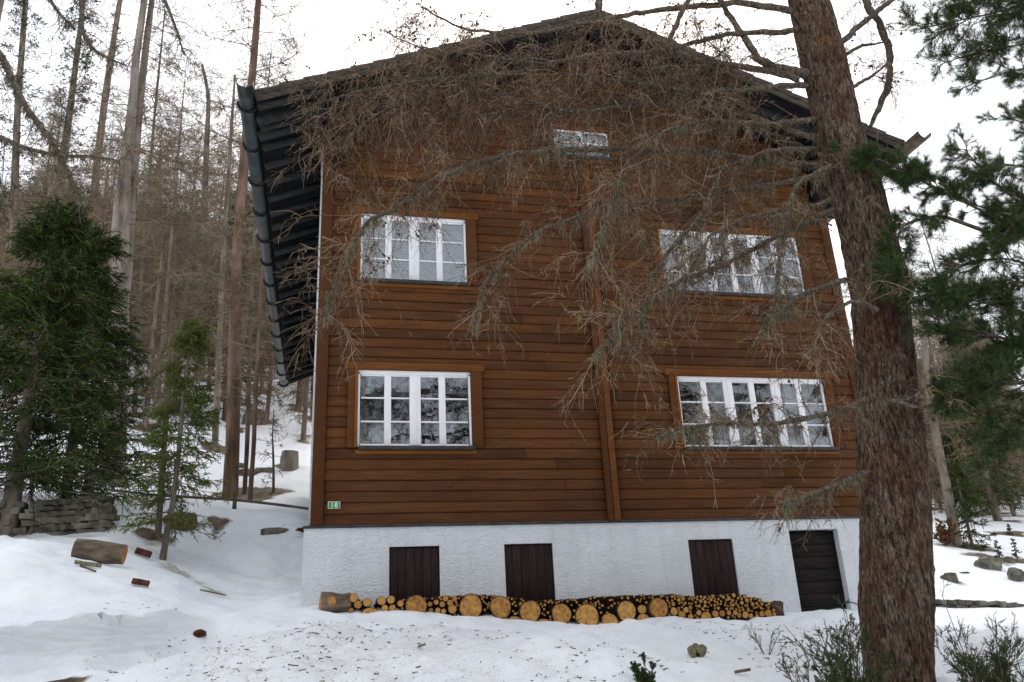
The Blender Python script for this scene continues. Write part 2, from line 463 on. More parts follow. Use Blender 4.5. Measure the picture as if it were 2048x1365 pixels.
def snow():
    m, nt, b, o = mat('spring_snow')
    v = coords(nt, (1, 1, 1)); d = attr(nt, 'dirt'); w = attr(nt, 'brown')
    a = noise(nt, v, 55, 3, .7); a2 = noise(nt, v, 9, 5, .7, .4); a3 = noise(nt, v, 1.1, 4)
    # litter specks: fine noise over a threshold set by the dirt amount
    sp = math_(nt, 'ADD', math_(nt, 'MULTIPLY', a, .65), math_(nt, 'MULTIPLY', a2, .35))
    sp = math_(nt, 'ADD', sp, math_(nt, 'MULTIPLY', math_(nt, 'ADD', d, -.5), .22))
    specks = ramp(nt, sp, [(.585, (0, 0, 0)), (.68, (1, 1, 1))])
    base = ramp(nt, a3, [(.3, (.80, .83, .87)), (.7, (.88, .90, .92))])
    tint = mixc(nt, math_(nt, 'MULTIPLY', d, math_(nt, 'MULTIPLY', a2, 1.0)), base, (.56, .53, .47))
    c = mixc(nt, math_(nt, 'MULTIPLY', specks, .75), tint, (.23, .19, .14))
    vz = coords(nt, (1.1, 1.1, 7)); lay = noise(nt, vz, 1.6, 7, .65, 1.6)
    c = mixc(nt, math_(nt, 'MULTIPLY', attr(nt, 'shaded_strata'), .5), c, ramp(nt, lay, [(.34, (.36, .37, .37)), (.5, (.50, .52, .54)), (.68, (.64, .67, .71))]))  # cut face greyed in the colour: its shade together with dirty snow layers
    br = ramp(nt, math_(nt, 'ADD', math_(nt, 'MULTIPLY', noise(nt, v, .8, 7, .65), .8), math_(nt, 'MULTIPLY', w, .75)), [(.62, (0, 0, 0)), (.72, (1, 1, 1))])
    earth = ramp(nt, noise(nt, v, 4, 5), [(.3, (.05, .034, .02)), (.55, (.14, .10, .06)), (.8, (.26, .2, .12))])
    c = mixc(nt, br, c, earth)
    nt.links.new(c, b.inputs['Base Color']); b.inputs['Roughness'].default_value = .75
    b.inputs['Specular IOR Level'].default_value = .2
    b.inputs['Subsurface Weight'].default_value = 0.0
    h = math_(nt, 'ADD', math_(nt, 'MULTIPLY', a2, .6), math_(nt, 'MULTIPLY', a, .16))
    bump(nt, b, h, .6, .07)
    return m


M['snow'] = snow()

# ------------------------------------------------------------------ terrain
PXC = np.array([-500, 0, 200, 350, 500, 620, 850, 1100, 1400, 1700, 1870, 2048, 2500], float)
def s_of(px):
    d = ray(px, 1230.); return d[0] / d[1]
SCOL = np.array([s_of(p) for p in PXC])
ROWS = [
    (-60, [-9.5] * 13), (-30, [-6.0] * 13), (-13, [-3.35] * 13), (-9, [-2.75] * 13),
    (-5.0, [-2.2, -2.2, -2.2, -2.2, -2.2, -2.18, -2.18, -2.18, -2.2, -2.25, -2.3, -2.3, -2.3]),
    (-3.0, [-1.9, -1.9, -1.9, -1.88, -1.85, -1.82, -1.82, -1.86, -1.88, -1.95, -2.05, -2.05, -2.05]),
    (-1.0, [-1.3, -1.3, -1.47, -1.58, -1.52, -1.40, -1.44, -1.6, -1.66, -1.72, -1.92, -1.95, -1.95]),
    (-.5, [-1.15, -1.15, -1.35, -1.5, -1.38, -1.31, -1.36, -1.52, -1.58, -1.62, -1.88, -1.92, -1.92]),
    (1, [-.69, -.69, -.93, -1.2, -1.2, -1.1, -1.3, -1.5, -1.55, -1.6, -1.8, -1.85, -1.85]),
    (3, [-.07, -.07, -.38, -.8, -.82, -.8, -1.2, -1.4, -1.5, -1.5, -1.68, -1.72, -1.7]),
    (4.2, [.02, -.02, -.12, -.42, -.5, -.5, -1., -1.2, -1.3, -1.3, -1.55, -1.6, -1.6]),
    (5.2, [.1, .06, .2, -.17, .1, .0, -.5, -.9, -1.1, -1.1, -1.45, -1.5, -1.5]),
    (5.8, [.9, .82, .76, .2, .4, .3, 0., -.6, -.9, -1., -1.35, -1.42, -1.4]),
    (8, [1.3, 1.15, 1.05, .85, 1.02, .95, 1., .2, -.3, -.5, -.95, -1.1, -1.1]),
    (12, [2.6, 2.4, 2.35, 2.2, 2.1, 2.1, 2.0, 1.5, 1.1, .8, .1, -.1, -.1]),
    (20, [6.4, 5.9, 5.7, 5.5, 5.4, 5.3, 5.2, 4.4, 3.6, 2.8, 2.0, 1.9, 1.8]),
    (38, [14., 13.6, 13.5, 13.4, 13.3, 13.2, 12., 10.5, 9., 7., 6., 5.9, 5.8]),
    (75, [30., 30., 30., 30., 30., 29.5, 27., 24., 21., 17., 14., 13.6, 13.5]),
    (140, [66., 66., 66., 65., 64., 63., 60., 55., 50., 44., 38., 36., 34.]),
    (250, [140., 143., 141., 132., 124., 121., 115., 108., 100., 92., 84., 78., 70.]),
    (400, [215., 215., 205., 190., 178., 172., 165., 160., 150., 140., 130., 120., 110.]),
    (900, [330.] * 13)]
RY = np.array([r[0] for r in ROWS], float); RZ = np.array([r[1] for r in ROWS], float)
FINE_Y = np.concatenate([np.arange(-14, 16, .1), np.geomspace(16, 900, 160)])
_z = np.stack([np.interp(FINE_Y, RY, RZ[:, c]) for c in range(RZ.shape[1])], axis=1)
for _ in range(12):                                   # soften the kinks of the profile
    z2 = _z.copy(); z2[1:-1] = (_z[:-2] + 2 * _z[1:-1] + _z[2:]) / 4; _z = z2
FINE_S = np.linspace(SCOL[0], SCOL[-1], 260)
_z = np.stack([np.interp(FINE_S, SCOL, _z[i]) for i in range(len(FINE_Y))], axis=0)
for _ in range(14):
    z2 = _z.copy(); z2[:, 1:-1] = (_z[:, :-2] + 2 * _z[:, 1:-1] + _z[:, 2:]) / 4; _z = z2
ZT = _z


def hz(X, Y):
    X = np.asarray(X, float); Y = np.asarray(Y, float)
    s = (X - CAM[0]) / np.maximum(Y - CAM[1], 4.0)
    s = np.clip(s, SCOL[0], SCOL[-1] - 1e-6); yy = np.clip(Y, -60, 899.)
    yt = np.clip(yy, FINE_Y[0], FINE_Y[-1] - 1e-6)
    i = np.clip(np.searchsorted(FINE_Y, yt, side='right') - 1, 0, len(FINE_Y) - 2)
    fy = (yt - FINE_Y[i]) / (FINE_Y[i + 1] - FINE_Y[i])
    u = (s - FINE_S[0]) / (FINE_S[1] - FINE_S[0]); j = np.clip(u.astype(int), 0, len(FINE_S) - 2); fs = np.clip(u - j, 0, 1)
    z = (ZT[i, j] * (1 - fs) + ZT[i, j + 1] * fs) * (1 - fy) + (ZT[i + 1, j] * (1 - fs) + ZT[i + 1, j + 1] * fs) * fy
    z = np.where(yy < -14, -3.5 + (yy + 14) * .155, z)
    # ploughed bank on the left with its cut face
    ylip = np.interp(s, [s_of(-500), s_of(0), s_of(200), s_of(350), s_of(440), s_of(620)], [-3.1, -3.0, -2.6, -1.9, -1.5, -1.6])
    ylip = ylip + .12 * vnoise(X * 1.3, Y * 0 + 3, 5) + .02 * vnoise(X * 3, Y * .5, 6)
    amp = np.interp(s, [s_of(-500), s_of(200), s_of(350), s_of(440), s_of(620), s_of(900)], [.47, .47, .42, .2, .14, 0])
    z = z + amp * (.60 * sstep(-.10, .07, Y - ylip) + .22 * sstep(-.06, .06, Y - ylip + .26 + .09 * vnoise(X * 1.7, Y * 0, 51)) + .18 * sstep(-.06, .06, Y - ylip + .5 + .12 * vnoise(X * 1.2, Y * 0, 52))) - .07 * (amp > .3) * np.exp(-((Y - ylip + .25) / .25) ** 2) * 0
    # dirty trodden mound in the middle of the foreground
    mnd = sstep(s_of(230), s_of(480), s + .02 * vnoise(Y * 2, X * 2, 9)) * sstep(-2.5, -3.6, Y) * sstep(-13, -7, Y) * (.25 + .75 * sstep(s_of(1560), s_of(1150), s))
    z = z + .30 * mnd * (1 + .35 * vnoise(X * .8, Y * .8, 61)) + .05 * mnd * np.abs(vnoise(X * 1.9, Y * 1.9, 62)) * 1.6
    # little terrace edge left of the house
    z = z + .28 * sstep(6.7, 7.3, Y + .5 * vnoise(X * .7, Y * .3, 11)) * sstep(.2, -.5, X) * sstep(30, 12, Y)
    # roughness of old snow
    near = sstep(60, 10, np.abs(Y))
    z = z + near * (.08 * vnoise(X * .9, Y * .9, 1) + .055 * vnoise(X * 2.3, Y * 2.3, 2) + .028 * vnoise(X * 6, Y * 6, 3))
    fg = sstep(-1.2, -2.5, Y)
    z = z + fg * near * (.034 * vnoise(X * 4.2, Y * 4.2, 4) + .018 * vnoise(X * 11, Y * 11, 8))
    z = z + sstep(8, 25, Y) * (.35 * vnoise(X * .22, Y * .22, 21) + .2 * vnoise(X * .6, Y * .6, 22))
    ins = (X > .1) & (X < 9.9) & (Y > .15) & (Y < 12.4)
    z = np.where(ins, np.minimum(z, -1.7), z)
    return z


def hz1(x, y): return float(hz(np.array([x]), np.array([y]))[0])


def ground_at(px, py, y0=-11.):
    """first place where the ray through the photo position meets the ground"""
    d = ray(px, py); Y = np.concatenate([np.arange(y0, 20, .05), np.geomspace(20, 800, 900)])
    t = (Y - CAM[1]) / d[1]; P = CAM + d * t[:, None]
    h = hz(P[:, 0], P[:, 1]); k = np.argmax(P[:, 2] < h)
    return np.array([P[k, 0], P[k, 1], h[k]])


xs = np.concatenate([-np.geomspace(420, 9.6, 80), np.arange(-9.5, 14.5, .075), np.geomspace(14.6, 420, 80)])
ys = np.concatenate([np.linspace(-60, -9.5, 26), np.arange(-9.3, 4., .065), np.geomspace(4.05, 890, 240) if False else 4.05 + np.geomspace(.001, 886, 200) ** 1.0])
ys = np.unique(np.concatenate([np.linspace(-60, -9.5, 26), np.arange(-9.3, 4., .065), 4 + (np.geomspace(1, 420, 190) - 1) * 2.12 + np.linspace(0, .1, 190)]))
GX, GY = np.meshgrid(xs, ys); GZ = hz(GX.ravel(), GY.ravel()).reshape(GX.shape)
nx, ny = len(xs), len(ys)
ii = np.arange(ny - 1)[:, None] * nx + np.arange(nx - 1)[None, :]
GQ = np.stack([ii, ii + 1, ii + 1 + nx, ii + nx], axis=-1).reshape(-1, 4)
def lip_y(X, Y):
    s = (X - CAM[0]) / np.maximum(Y - CAM[1], 4.0)
    yl = np.interp(s, [s_of(-500), s_of(0), s_of(200), s_of(350), s_of(440), s_of(620)], [-3.1, -3.0, -2.6, -1.9, -1.5, -1.6])
    return yl + .12 * vnoise(X * 1.3, Y * 0 + 3, 5) + .02 * vnoise(X * 3, Y * .5, 6), s
_yl, _s = lip_y(GX, GY); _am = np.interp(_s, [s_of(200), s_of(350), s_of(430)], [1, .8, 0])
_fold = np.exp(-((GY - _yl - .09) / .10) ** 2) * _am
GYd = GY - .17 * _fold * (1 + .25 * vnoise(GX * 1.1, GX * 0, 14)); GZ = GZ + .02 * _fold
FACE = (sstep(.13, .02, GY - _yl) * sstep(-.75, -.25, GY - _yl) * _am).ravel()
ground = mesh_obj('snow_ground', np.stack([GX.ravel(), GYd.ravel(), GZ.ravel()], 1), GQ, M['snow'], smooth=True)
gx, gy = GX.ravel(), GY.ravel(); gs = (gx - CAM[0]) / np.maximum(gy - CAM[1], 4)
dirt = .55 * sstep(s_of(230), s_of(420), gs) * sstep(-1.3, -3.0, gy) * (1 - .4 * sstep(s_of(900), s_of(1200), gs)) + .12
dirt += .5 * sstep(6, 25, gy)
face0 = sstep(.25, .0, np.abs(gy + 3.1 - .9 * sstep(s_of(100), s_of(380), gs) + .1)) * sstep(s_of(480), s_of(300), gs)
brown = .75 * sstep(48, 95, gy) + .2 * sstep(9, 30, gy)
pp = bp(75, 1357, -3.7)
brown = brown + 1.0 * np.exp(-(((gx - pp[0]) / .42) ** 2 + ((gy + 3.75) / .22) ** 2))
pr = bp(1990, 1200, 22)
brown = brown + .35 * np.exp(-(((gx - 20) / 9) ** 2 + ((gy - 24) / 14) ** 2)) 
for t_ in np.linspace(0, 1, 12):
    q_ = ground_at(325 + 118 * t_, 1128 + 62 * t_)
    g_ = np.exp(-((gx - q_[0]) ** 2 + ((gy - q_[1]) * .8) ** 2) / .035); dirt += .55 * g_; brown = brown + .13 * g_
def ground_attrs(extra):
    br = brown.copy()
    for (x_, y_, r_, a_) in extra:
        near_ = (np.abs(gx - x_) < 3 * r_) & (np.abs(gy - y_) < 3 * r_)
        br[near_] += a_ * np.exp(-((gx[near_] - x_) ** 2 + (gy[near_] - y_) ** 2) / r_ ** 2)
    ground.data.attributes['brown'].data.foreach_set('value', np.clip(br, 0, 1.2).astype(np.float32))
for nm, arr in (('dirt', dirt), ('brown', brown), ('shaded_strata', FACE)):
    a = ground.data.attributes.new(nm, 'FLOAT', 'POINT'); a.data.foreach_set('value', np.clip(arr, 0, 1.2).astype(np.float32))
ground['kind'] = 'structure'

# ------------------------------------------------------------------ the chalet
W = 9.95; DEP = 12.5; OH = 1.3; EX = 1.12
ZL, ZR, ZA = 6.80, 7.03, 9.38; XA = 4.97; TH = .27
def roof_z(x):      # top surface of the roof
    return ZL + (x + EX) / (XA + EX) * (ZA - ZL) if x < XA else ZR + (W + EX - x) / (W + EX - XA) * (ZA - ZR)

chalet = empty('chalet', (XA, 0, -1.6), 'brown timber clad chalet on a white plaster base with wide dark eaves', 'house')


def grid_wall(x0, x1, z0, z1, holes, y, depth):
    xsn = sorted({x0, x1} | {h[0] for h in holes} | {h[1] for h in holes}); zsn = sorted({z0, z1} | {h[2] for h in holes} | {h[3] for h in holes})
    b = MB()
    for a, c in zip(xsn, xsn[1:]):
        for e, f in zip(zsn, zsn[1:]):
            mx, mz = (a + c) / 2, (e + f) / 2
            if any(h[0] < mx < h[1] and h[2] < mz < h[3] for h in holes): continue
            b.add([(a, y, e), (c, y, e), (c, y, f), (a, y, f)], [(0, 1, 2, 3)])
    for h in holes:
        X0, X1, Z0, Z1 = h[:4]; d = y + depth
        b.add([(X0, y, Z0), (X0, y, Z1), (X0, d, Z1), (X0, d, Z0)], [(0, 1, 2, 3)])
        b.add([(X1, y, Z0), (X1, d, Z0), (X1, d, Z1), (X1, y, Z1)], [(0, 1, 2, 3)])
        b.add([(X0, y, Z1), (X1, y, Z1), (X1, d, Z1), (X0, d, Z1)], [(0, 1, 2, 3)])
        b.add([(X0, y, Z0), (X0, d, Z0), (X1, d, Z0), (X1, y, Z0)], [(0, 1, 2, 3)])
    return b


SH = [(1.19, 1.965), (2.99, 3.78), (6.115, 6.92)]
DOOR = (7.99, 8.93, -2.1, -.20)
holes = [(a, b_, -1.32, -.325) for a, b_ in SH] + [DOOR]
b = grid_wall(-.09, 10.04, -2.6, 0.0, holes, -.03, .16)
b.add([(-.09, -.03, 0), (10.04, -.03, 0), (10.04, .1, 0), (-.09, .1, 0)], [(0, 1, 2, 3)])
b.add([(-.09, -.03, -2.6), (-.09, -.03, 0), (-.09, DEP, 0), (-.09, DEP, -2.6)], [(0, 1, 2, 3)])
b.add([(10.04, -.03, -2.6), (10.04, DEP, -2.6), (10.04, DEP, 0), (10.04, -.03, 0)], [(0, 1, 2, 3)])
b.build('plinth_wall', M['stucco'], chalet)
# upper walls in white plaster behind the cladding (the side faces are plaster)
b = MB()
b.box(-.030, .12, 0.0, DEP, 0.001, 7.05)
b.box(9.83, 9.995, 0.0, DEP, 0.001, 7.2)
b.box(.12, 9.83, DEP - .15, DEP, 0.001, 7.1)
b.build('side_wall', M['stucco'], chalet)
b = MB()
b.box(-.10, 10.05, -.055, -.005, -.028, .012)
b.build('drip_ledge', M['sill'], chalet)

for k, (a, c) in enumerate(SH):
    b = MB(); n = 6; w = (c - a) / n
    for i in range(n):
        b.bev(a + i * w + .002, a + (i + 1) * w - .002, .0, .04, -1.30, -.345, .006, random.uniform(-.6, .6))
    b.box(a, c, .02, .05, -1.318, -.327)
    b.build('cellar_shutter', M['shutter'], chalet)
b = MB(); z = -2.08
while z < -.25:
    b.bev(DOOR[0] + .01, DOOR[1] - .01, .09, .12, z, min(z + .20, -.235), .008, random.uniform(-.4, .4)); z += .205
b.box(DOOR[0], DOOR[1], .105, .13, -2.1, -.21)
door = b.build('door', M['doorwood'], chalet)

# windows: x0,x1,z0,z1,units
WIN = [(.675, 2.53, 1.235, 2.515, 2, 'low'), (.675, 2.53, 4.14, 5.41, 2, 'lace'),
       (6.25, 9.16, 1.235, 2.535, 3, 'low'), (6.25, 9.16, 4.19, 5.48, 3, 'lace'),
       (4.31, 5.42, 6.94, 7.53, 1, 'lace')]
PITCH = .171
# cladding courses
sid = MB()
prof = [(-.050, 0.0), (-.055, .02), (-.055, .08), (-.048, .142), (-.040, .163), (-.020, .171)]
k = 0; z = .012
while z < 9.3:
    zt = z + PITCH
    # span under the roof
    def under(x): return roof_z(x) - TH > z + .02
    xl, xr = .19, W - .19
    if not under(xl) or not under(xr):
        cand = [x for x in np.arange(.19, W - .19, .02) if under(x)]
        if not cand: break
        xl, xr = max(.19, cand[0] - .05), min(W - .19, cand[-1] + .05)
    cuts = []
    for (a, c, z0, z1, u, t) in WIN:
        if zt > z0 - .02 and z < z1 + .0:
            cuts.append((a - .015, c + .015))
    if z < 6.9: cuts.append((4.735, 4.965))
    cuts.sort(); segs = []; cur = xl
    for a, c in cuts:
        if a > cur: segs.append((cur, min(a, xr)))
        cur = max(cur, c)
    if cur < xr: segs.append((cur, xr))
    for a, c in segs:
        x = a
        while x < c - 1e-6:
            ln = random.uniform(2.2, 4.8)
            x2 = min(c, x + ln)
            if c - x2 < .5: x2 = c
            jy = random.uniform(-.003, .003); tn = random.gauss(0, .12); sag = random.uniform(-.003, .003)
            V = []
            for xx in (x + .001, x2 - .001):
                for (py_, pz_) in prof: V.append((xx, py_ + jy, z + pz_ + (sag if xx > x + .1 else 0)))
                V.append((xx, .0, z + PITCH)); V.append((xx, .0, z))
            n_ = len(prof) + 2
            Q = [(i, n_ + i, n_ + i + 1, i + 1) for i in range(n_ - 1)] + [(n_ - 1, 2 * n_ - 1, n_, 0)]
            T = [(0, i, i + 1) for i in range(1, n_ - 1)] + [(n_, n_ + i + 1, n_ + i) for i in range(1, n_ - 1)]
            sid.add(V, Q, T, tn)
            x = x2
    z = zt; k += 1
sid.build('siding', M['siding'], chalet)
# structural wall behind cladding with the window holes
b = grid_wall(.121, 9.829, .001, 6.85, [w[:4] for w in WIN if w[3] < 6.8], .012, .1)
bt = MB(); bt.add([(.121, .012, 6.85), (9.829, .012, 6.85), (XA, .012, 9.05)], T=[(0, 1, 2)])
b.build('backing_wall', M['room'], chalet)

def ztop(x): return roof_z(x) - TH + .02
for a, c in ((.0, .19), (W - .19, W)):
    b = MB(); b.bev(a, c, -.075, -.001, .012, ztop(a if a < 1 else c) + .02, .008, random.uniform(-.5, .3)); b.build('corner_board', M['trim'], chalet)
b = MB(); b.bev(4.735, 4.845, -.085, -.001, .012, 6.9, .012, -.2); b.bev(4.852, 4.965, -.092, -.001, .012, 6.9, .012, .3)
b.build('centre_post', M['trim'], chalet)

for (x0, x1, z0, z1, u, kind) in WIN:
    small = (z1 - z0) < 1
    yf = -.045
    # casing boards round the opening
    cs = MB(); cw = .16 if not small else .1
    cs.bev(x0 - cw, x0 - .004, -.082, -.001, z0 - .02, z1 + .001, .008, -.2)
    cs.bev(x1 + .004, x1 + cw + .03, -.082, -.001, z0 - .02, z1 + .001, .008, -.4)
    cs.bev(x0 - cw - .05, x1 + cw + .08, -.080, -.001, z1 + .003, z1 + .125, .008, .1)
    cs.bev(x0 - .02, x1 + .06, -.086, -.001, z0 - .125, z0 - .062, .008, .4)
    cs.bev(x0 - .045, x0 - .003, -.096, -.083, z0 - .02, z1, .004, .5)
    # white frame
    f = MB(); pn = MB(); fr = .035 if not small else .03
    f.bev(x0, x1, yf, .05, z1 - (.075 if not small else .04), z1, .005)
    f.bev(x0, x1, yf, .05, z0, z0 + .02, .004)
    f.bev(x0, x0 + fr, yf, .05, z0 + .02, z1 - .04, .004)
    f.bev(x1 - fr, x1, yf, .05, z0 + .02, z1 - .04, .004)
    if small:
        xm = (x0 + x1) / 2; f.bev(xm - .05, xm + .05, yf + .003, .05, z0 + .02, z1 - .04, .004)
        f.bev(x0 + .02, x1 - .02, yf + .012, .03, (z0 + z1) / 2 + .02, (z0 + z1) / 2 + .04, .002)
    else:
        wu = (x1 - x0 - 2 * fr) / u
        for i in range(u):
            a = x0 + fr + i * wu
            if i: f.bev(a - .09, a + .09, yf - .008, .05, z0 + .02, z1 - .075, .008); f.bev(a - .018, a + .018, yf - .02, yf - .009, z0 + .02, z1 - .075, .004)
            mid = a + wu / 2
            f.bev(mid - .055, mid + .055, yf + .004, .05, z0 + .02, z1 - .075, .006)
            # sashes: muntins
            for q in (1, 2):
                zz = z0 + .02 + (z1 - .075 - z0 - .02) * q / 3
                f.bev(a + .02, a + wu - .02, yf + .014, .02, zz - .012, zz + .012, .003)
            # bottom rail
            f.bev(a + .02, a + wu - .02, yf + .010, .03, z0 + .02, z0 + .045, .003)
            f.bev(a + .02, a + wu - .02, yf + .010, .03, z1 - .10, z1 - .075, .003)
    win = f.build('window', M['white'], chalet)
    pn.add([(x0 + .02, -.012, z0 + .01), (x1 - .02, -.012, z0 + .01), (x1 - .02, -.012, z1 - .02), (x0 + .02, -.012, z1 - .02)], [(0, 1, 2, 3)])
    pn.build('pane', M['glass'], win)
    cs.build('casing', M['trim_h'], win)
    s_ = MB(); s_.bev(x0 + .02, x1 + .045, -.135, .0, z0 - .060, z0 - .002, .006); s_.build('sill', M['sill'], win)
    # curtains
    def curtain(xa, xb, zb, zt_, m_, nm='curtain'):
        n = max(8, int((xb - xa) / .02)); X = np.linspace(xa, xb, n); Yc = .12 + .018 * np.sin(X * 55 + 1.3 * np.sin(X * 9))
        V = np.concatenate([np.stack([X, Yc, np.full(n, zb)], 1), np.stack([X, Yc, np.full(n, zt_)], 1)])
        i = np.arange(n - 1); mesh_obj(nm, V, np.stack([i, i + 1, i + 1 + n, i + n], 1), m_, win, True)
    if kind == 'lace': curtain(x0 + .02, x1 - .02, z0 + .02, z1 - (.17 if not small else .05), M['lace'])
    elif u == 2: curtain(x0 + .78, x0 + .88, z0, z1, M['beige'])
    else:
        curtain(x0 + .6, x0 + 1.45, z0, z1 - .1, M['beige'])
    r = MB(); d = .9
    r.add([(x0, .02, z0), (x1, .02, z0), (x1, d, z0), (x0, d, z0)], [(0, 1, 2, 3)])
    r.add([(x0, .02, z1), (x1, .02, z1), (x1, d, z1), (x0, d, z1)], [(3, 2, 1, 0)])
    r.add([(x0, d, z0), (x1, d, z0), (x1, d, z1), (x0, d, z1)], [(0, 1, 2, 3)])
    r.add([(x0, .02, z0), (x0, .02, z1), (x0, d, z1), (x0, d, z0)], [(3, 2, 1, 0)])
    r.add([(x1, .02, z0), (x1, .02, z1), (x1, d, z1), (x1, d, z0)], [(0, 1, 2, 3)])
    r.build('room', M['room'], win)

# roof: covering, soffit boards, rafters, purlins, fascias
y0, y1 = -OH, DEP + 1.6
b = MB()
for xa, xb in ((-EX, XA), (XA, W + EX)):
    za, zb = roof_z(xa), (ZA)
    if xa == XA: za, zb = ZA, ZR
    # courses of thick slates
    nC = 16
    for i in range(nC):
        f0, f1 = i / nC, (i + 1) / nC
        X0, X1 = xa + (xb - xa) * f0, xa + (xb - xa) * f1; Z0, Z1 = za + (zb - za) * f0, za + (zb - za) * f1
        up = .035
        yy = y0 - .05
        while yy < y1:
            y2 = min(yy + random.uniform(.35, .6), y1 + .03); j = random.uniform(0, .018)
            lo = (Z0 + up + j, Z1 + .005 + j) if xa < XA - 1 else (Z0 + .005 + j, Z1 + up + j)
            V = [(X0, yy, Z0 - .02), (X1, yy, Z1 - .02), (X1, y2, Z1 - .02), (X0, y2, Z0 - .02), (X0, yy, lo[0]), (X1, yy, lo[1]), (X1, y2, lo[1]), (X0, y2, lo[0])]
            b.add(V, [(0, 3, 2, 1), (4, 5, 6, 7), (0, 1, 5, 4), (1, 2, 6, 5), (2, 3, 7, 6), (3, 0, 4, 7)])
            yy = y2 + .002
roof = b.build('roof', M['roof'], chalet)
b = MB()
for xa, za, xb, zb in ((-EX + .03, ZL, XA, ZA), (XA, ZA, W + EX - .03, ZR)):
    V = [(xa, y0 + .02, za - .12), (xb, y0 + .02, zb - .12), (xb, y1 - .02, zb - .12), (xa, y1 - .02, za - .12),
         (xa, y0 + .02, za - .021), (xb, y0 + .02, zb - .021), (xb, y1 - .02, zb - .021), (xa, y1 - .02, za - .021)]
    b.add(V, [(0, 3, 2, 1), (4, 5, 6, 7), (0, 1, 5, 4), (1, 2, 6, 5), (2, 3, 7, 6), (3, 0, 4, 7)])
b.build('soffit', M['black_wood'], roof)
yy = y0 + .12
while yy < y1 - .05:
    for xa, za, xb, zb in ((-EX + .05, ZL, .0, roof_z(0)), (W + EX - .05, ZR, W, roof_z(W))):
        b = MB()
        b.prism((xa, yy, za - .121), (xb + (.1 if xb < 5 else -.1), yy, zb - .121 + .02), .065, .12)
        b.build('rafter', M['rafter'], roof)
    yy += .60
for xa, za, xb, zb in ((-EX, ZL, XA, ZA), (W + EX, ZR, XA, ZA)):
    b = MB()
    b.prism((xa, y0 + .0, za - .012), (xb, y0 + .0, zb - .012), .045, .15)
    b.prism((xa, y0 - .028, za + .0), (xb, y0 - .028, zb + .0), .03, .07)
    b.build('verge_board', M['fascia'], roof)
    for yv in (-.35, -.8):
        b = MB(); b.prism((xa, yv, za - .121), (xb, yv, zb - .121), .10, .15); b.build('verge_rafter', M['rafter'], roof)
for xp in (-.02, 2.45, XA, 7.5, W + .02):
    b = MB(); zz = roof_z(xp) - .27
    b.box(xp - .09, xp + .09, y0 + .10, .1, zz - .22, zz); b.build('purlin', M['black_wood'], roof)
for xp in (.26, W - .26):
    b = MB(); zz = roof_z(.26)
    b.prism((xp, -.09, zz - .27), (xp, -1.0, zz - .27), .13, .16); b.box(xp - .065, xp + .065, -.24, -.09, zz - 1.12, zz - .43)
    b.build('bracket', M['black_wood'], chalet)

# gutters
def half_pipe(name, x, z, r, ya, yb, m_, nseg=40, open_=True, th=.014):
    a = np.linspace(math.pi, 2 * math.pi, 15) if open_ else np.linspace(0, 2 * math.pi, 25)
    Y = np.linspace(ya, yb, nseg); ring = []
    for rr in (r, r - th):
        ring += [(x + rr * math.cos(t), z + rr * math.sin(t)) for t in (a if rr == r else a[::-1])]
    n = len(ring); V = [(p[0], y + 0, p[1]) for y in Y for p in ring]
    Q = [(i * n + j, i * n + (j + 1) % n, (i + 1) * n + (j + 1) % n, (i + 1) * n + j) for i in range(nseg - 1) for j in range(n)]
    h = n // 2
    for e in (0, nseg - 1):
        for j in range(h - 1): Q.append((e * n + j, e * n + j + 1, e * n + n - 2 - j, e * n + n - 1 - j))
    return mesh_obj(name, V, np.array(Q), m_, chalet, True)

GL = half_pipe('gutter', -EX - .12, ZL - .01, .135, -1.62, DEP + 2.1, M['gutter'])
GR = half_pipe('gutter', W + EX + .12, ZR - .03, .15, -1.75, DEP + 1.25, M['gutter_brown'])
b = MB()
for g, x, z_, r_ in ((GL, -EX - .12, ZL - .01, .135), (GR, W + EX + .12, ZR - .03, .15)):
    yb_ = -1.0
    while yb_ < DEP + 2.0:
        a = np.linspace(math.pi * .93, 2.07 * math.pi, 14)
        P = np.stack([x + (r_ + .018) * np.cos(a), np.full(14, yb_), z_ + (r_ + .018) * np.sin(a)], 1)[None]
        V, Q, _ = tubes(P, np.full((1, 14), .028), 6)
        mesh_obj('strap', V, Q, M['gutter_strap'], g, True)
        yb_ += 1.18

# house number
sg = empty('house_number_sign', (.347, -.06, .316), 'small green plate with white number 18 at the lower left of the timber wall', 'sign')
b = MB(); b.bev(.255, .438, -.066, -.056, .262, .370, .003); b.build('border', M['sign_white'], sg)
b = MB(); b.bev(.263, .430, -.0685, -.0662, .270, .362, .001); b.build('plate', M['sign_green'], sg)
cu = bpy.data.curves.new('digits', 'FONT'); cu.body = '18'; cu.size = .105; cu.align_x = 'CENTER'; cu.extrude = .001; cu.offset = .0015; cu.space_character = 1.15
to = bpy.data.objects.new('digits', cu); COL.objects.link(to)
bpy.context.view_layer.update()
me = bpy.data.meshes.new_from_object(to.evaluated_get(bpy.context.evaluated_depsgraph_get()))
bpy.data.objects.remove(to); me.transform(Matrix.Rotation(math.pi / 2, 4, 'X')); me.transform(Matrix.Translation((0, -.0105, -.037)))
me.materials.clear(); me.materials.append(M['sign_white'])
dg = bpy.data.objects.new('digits', me); COL.objects.link(dg); dg.parent = sg

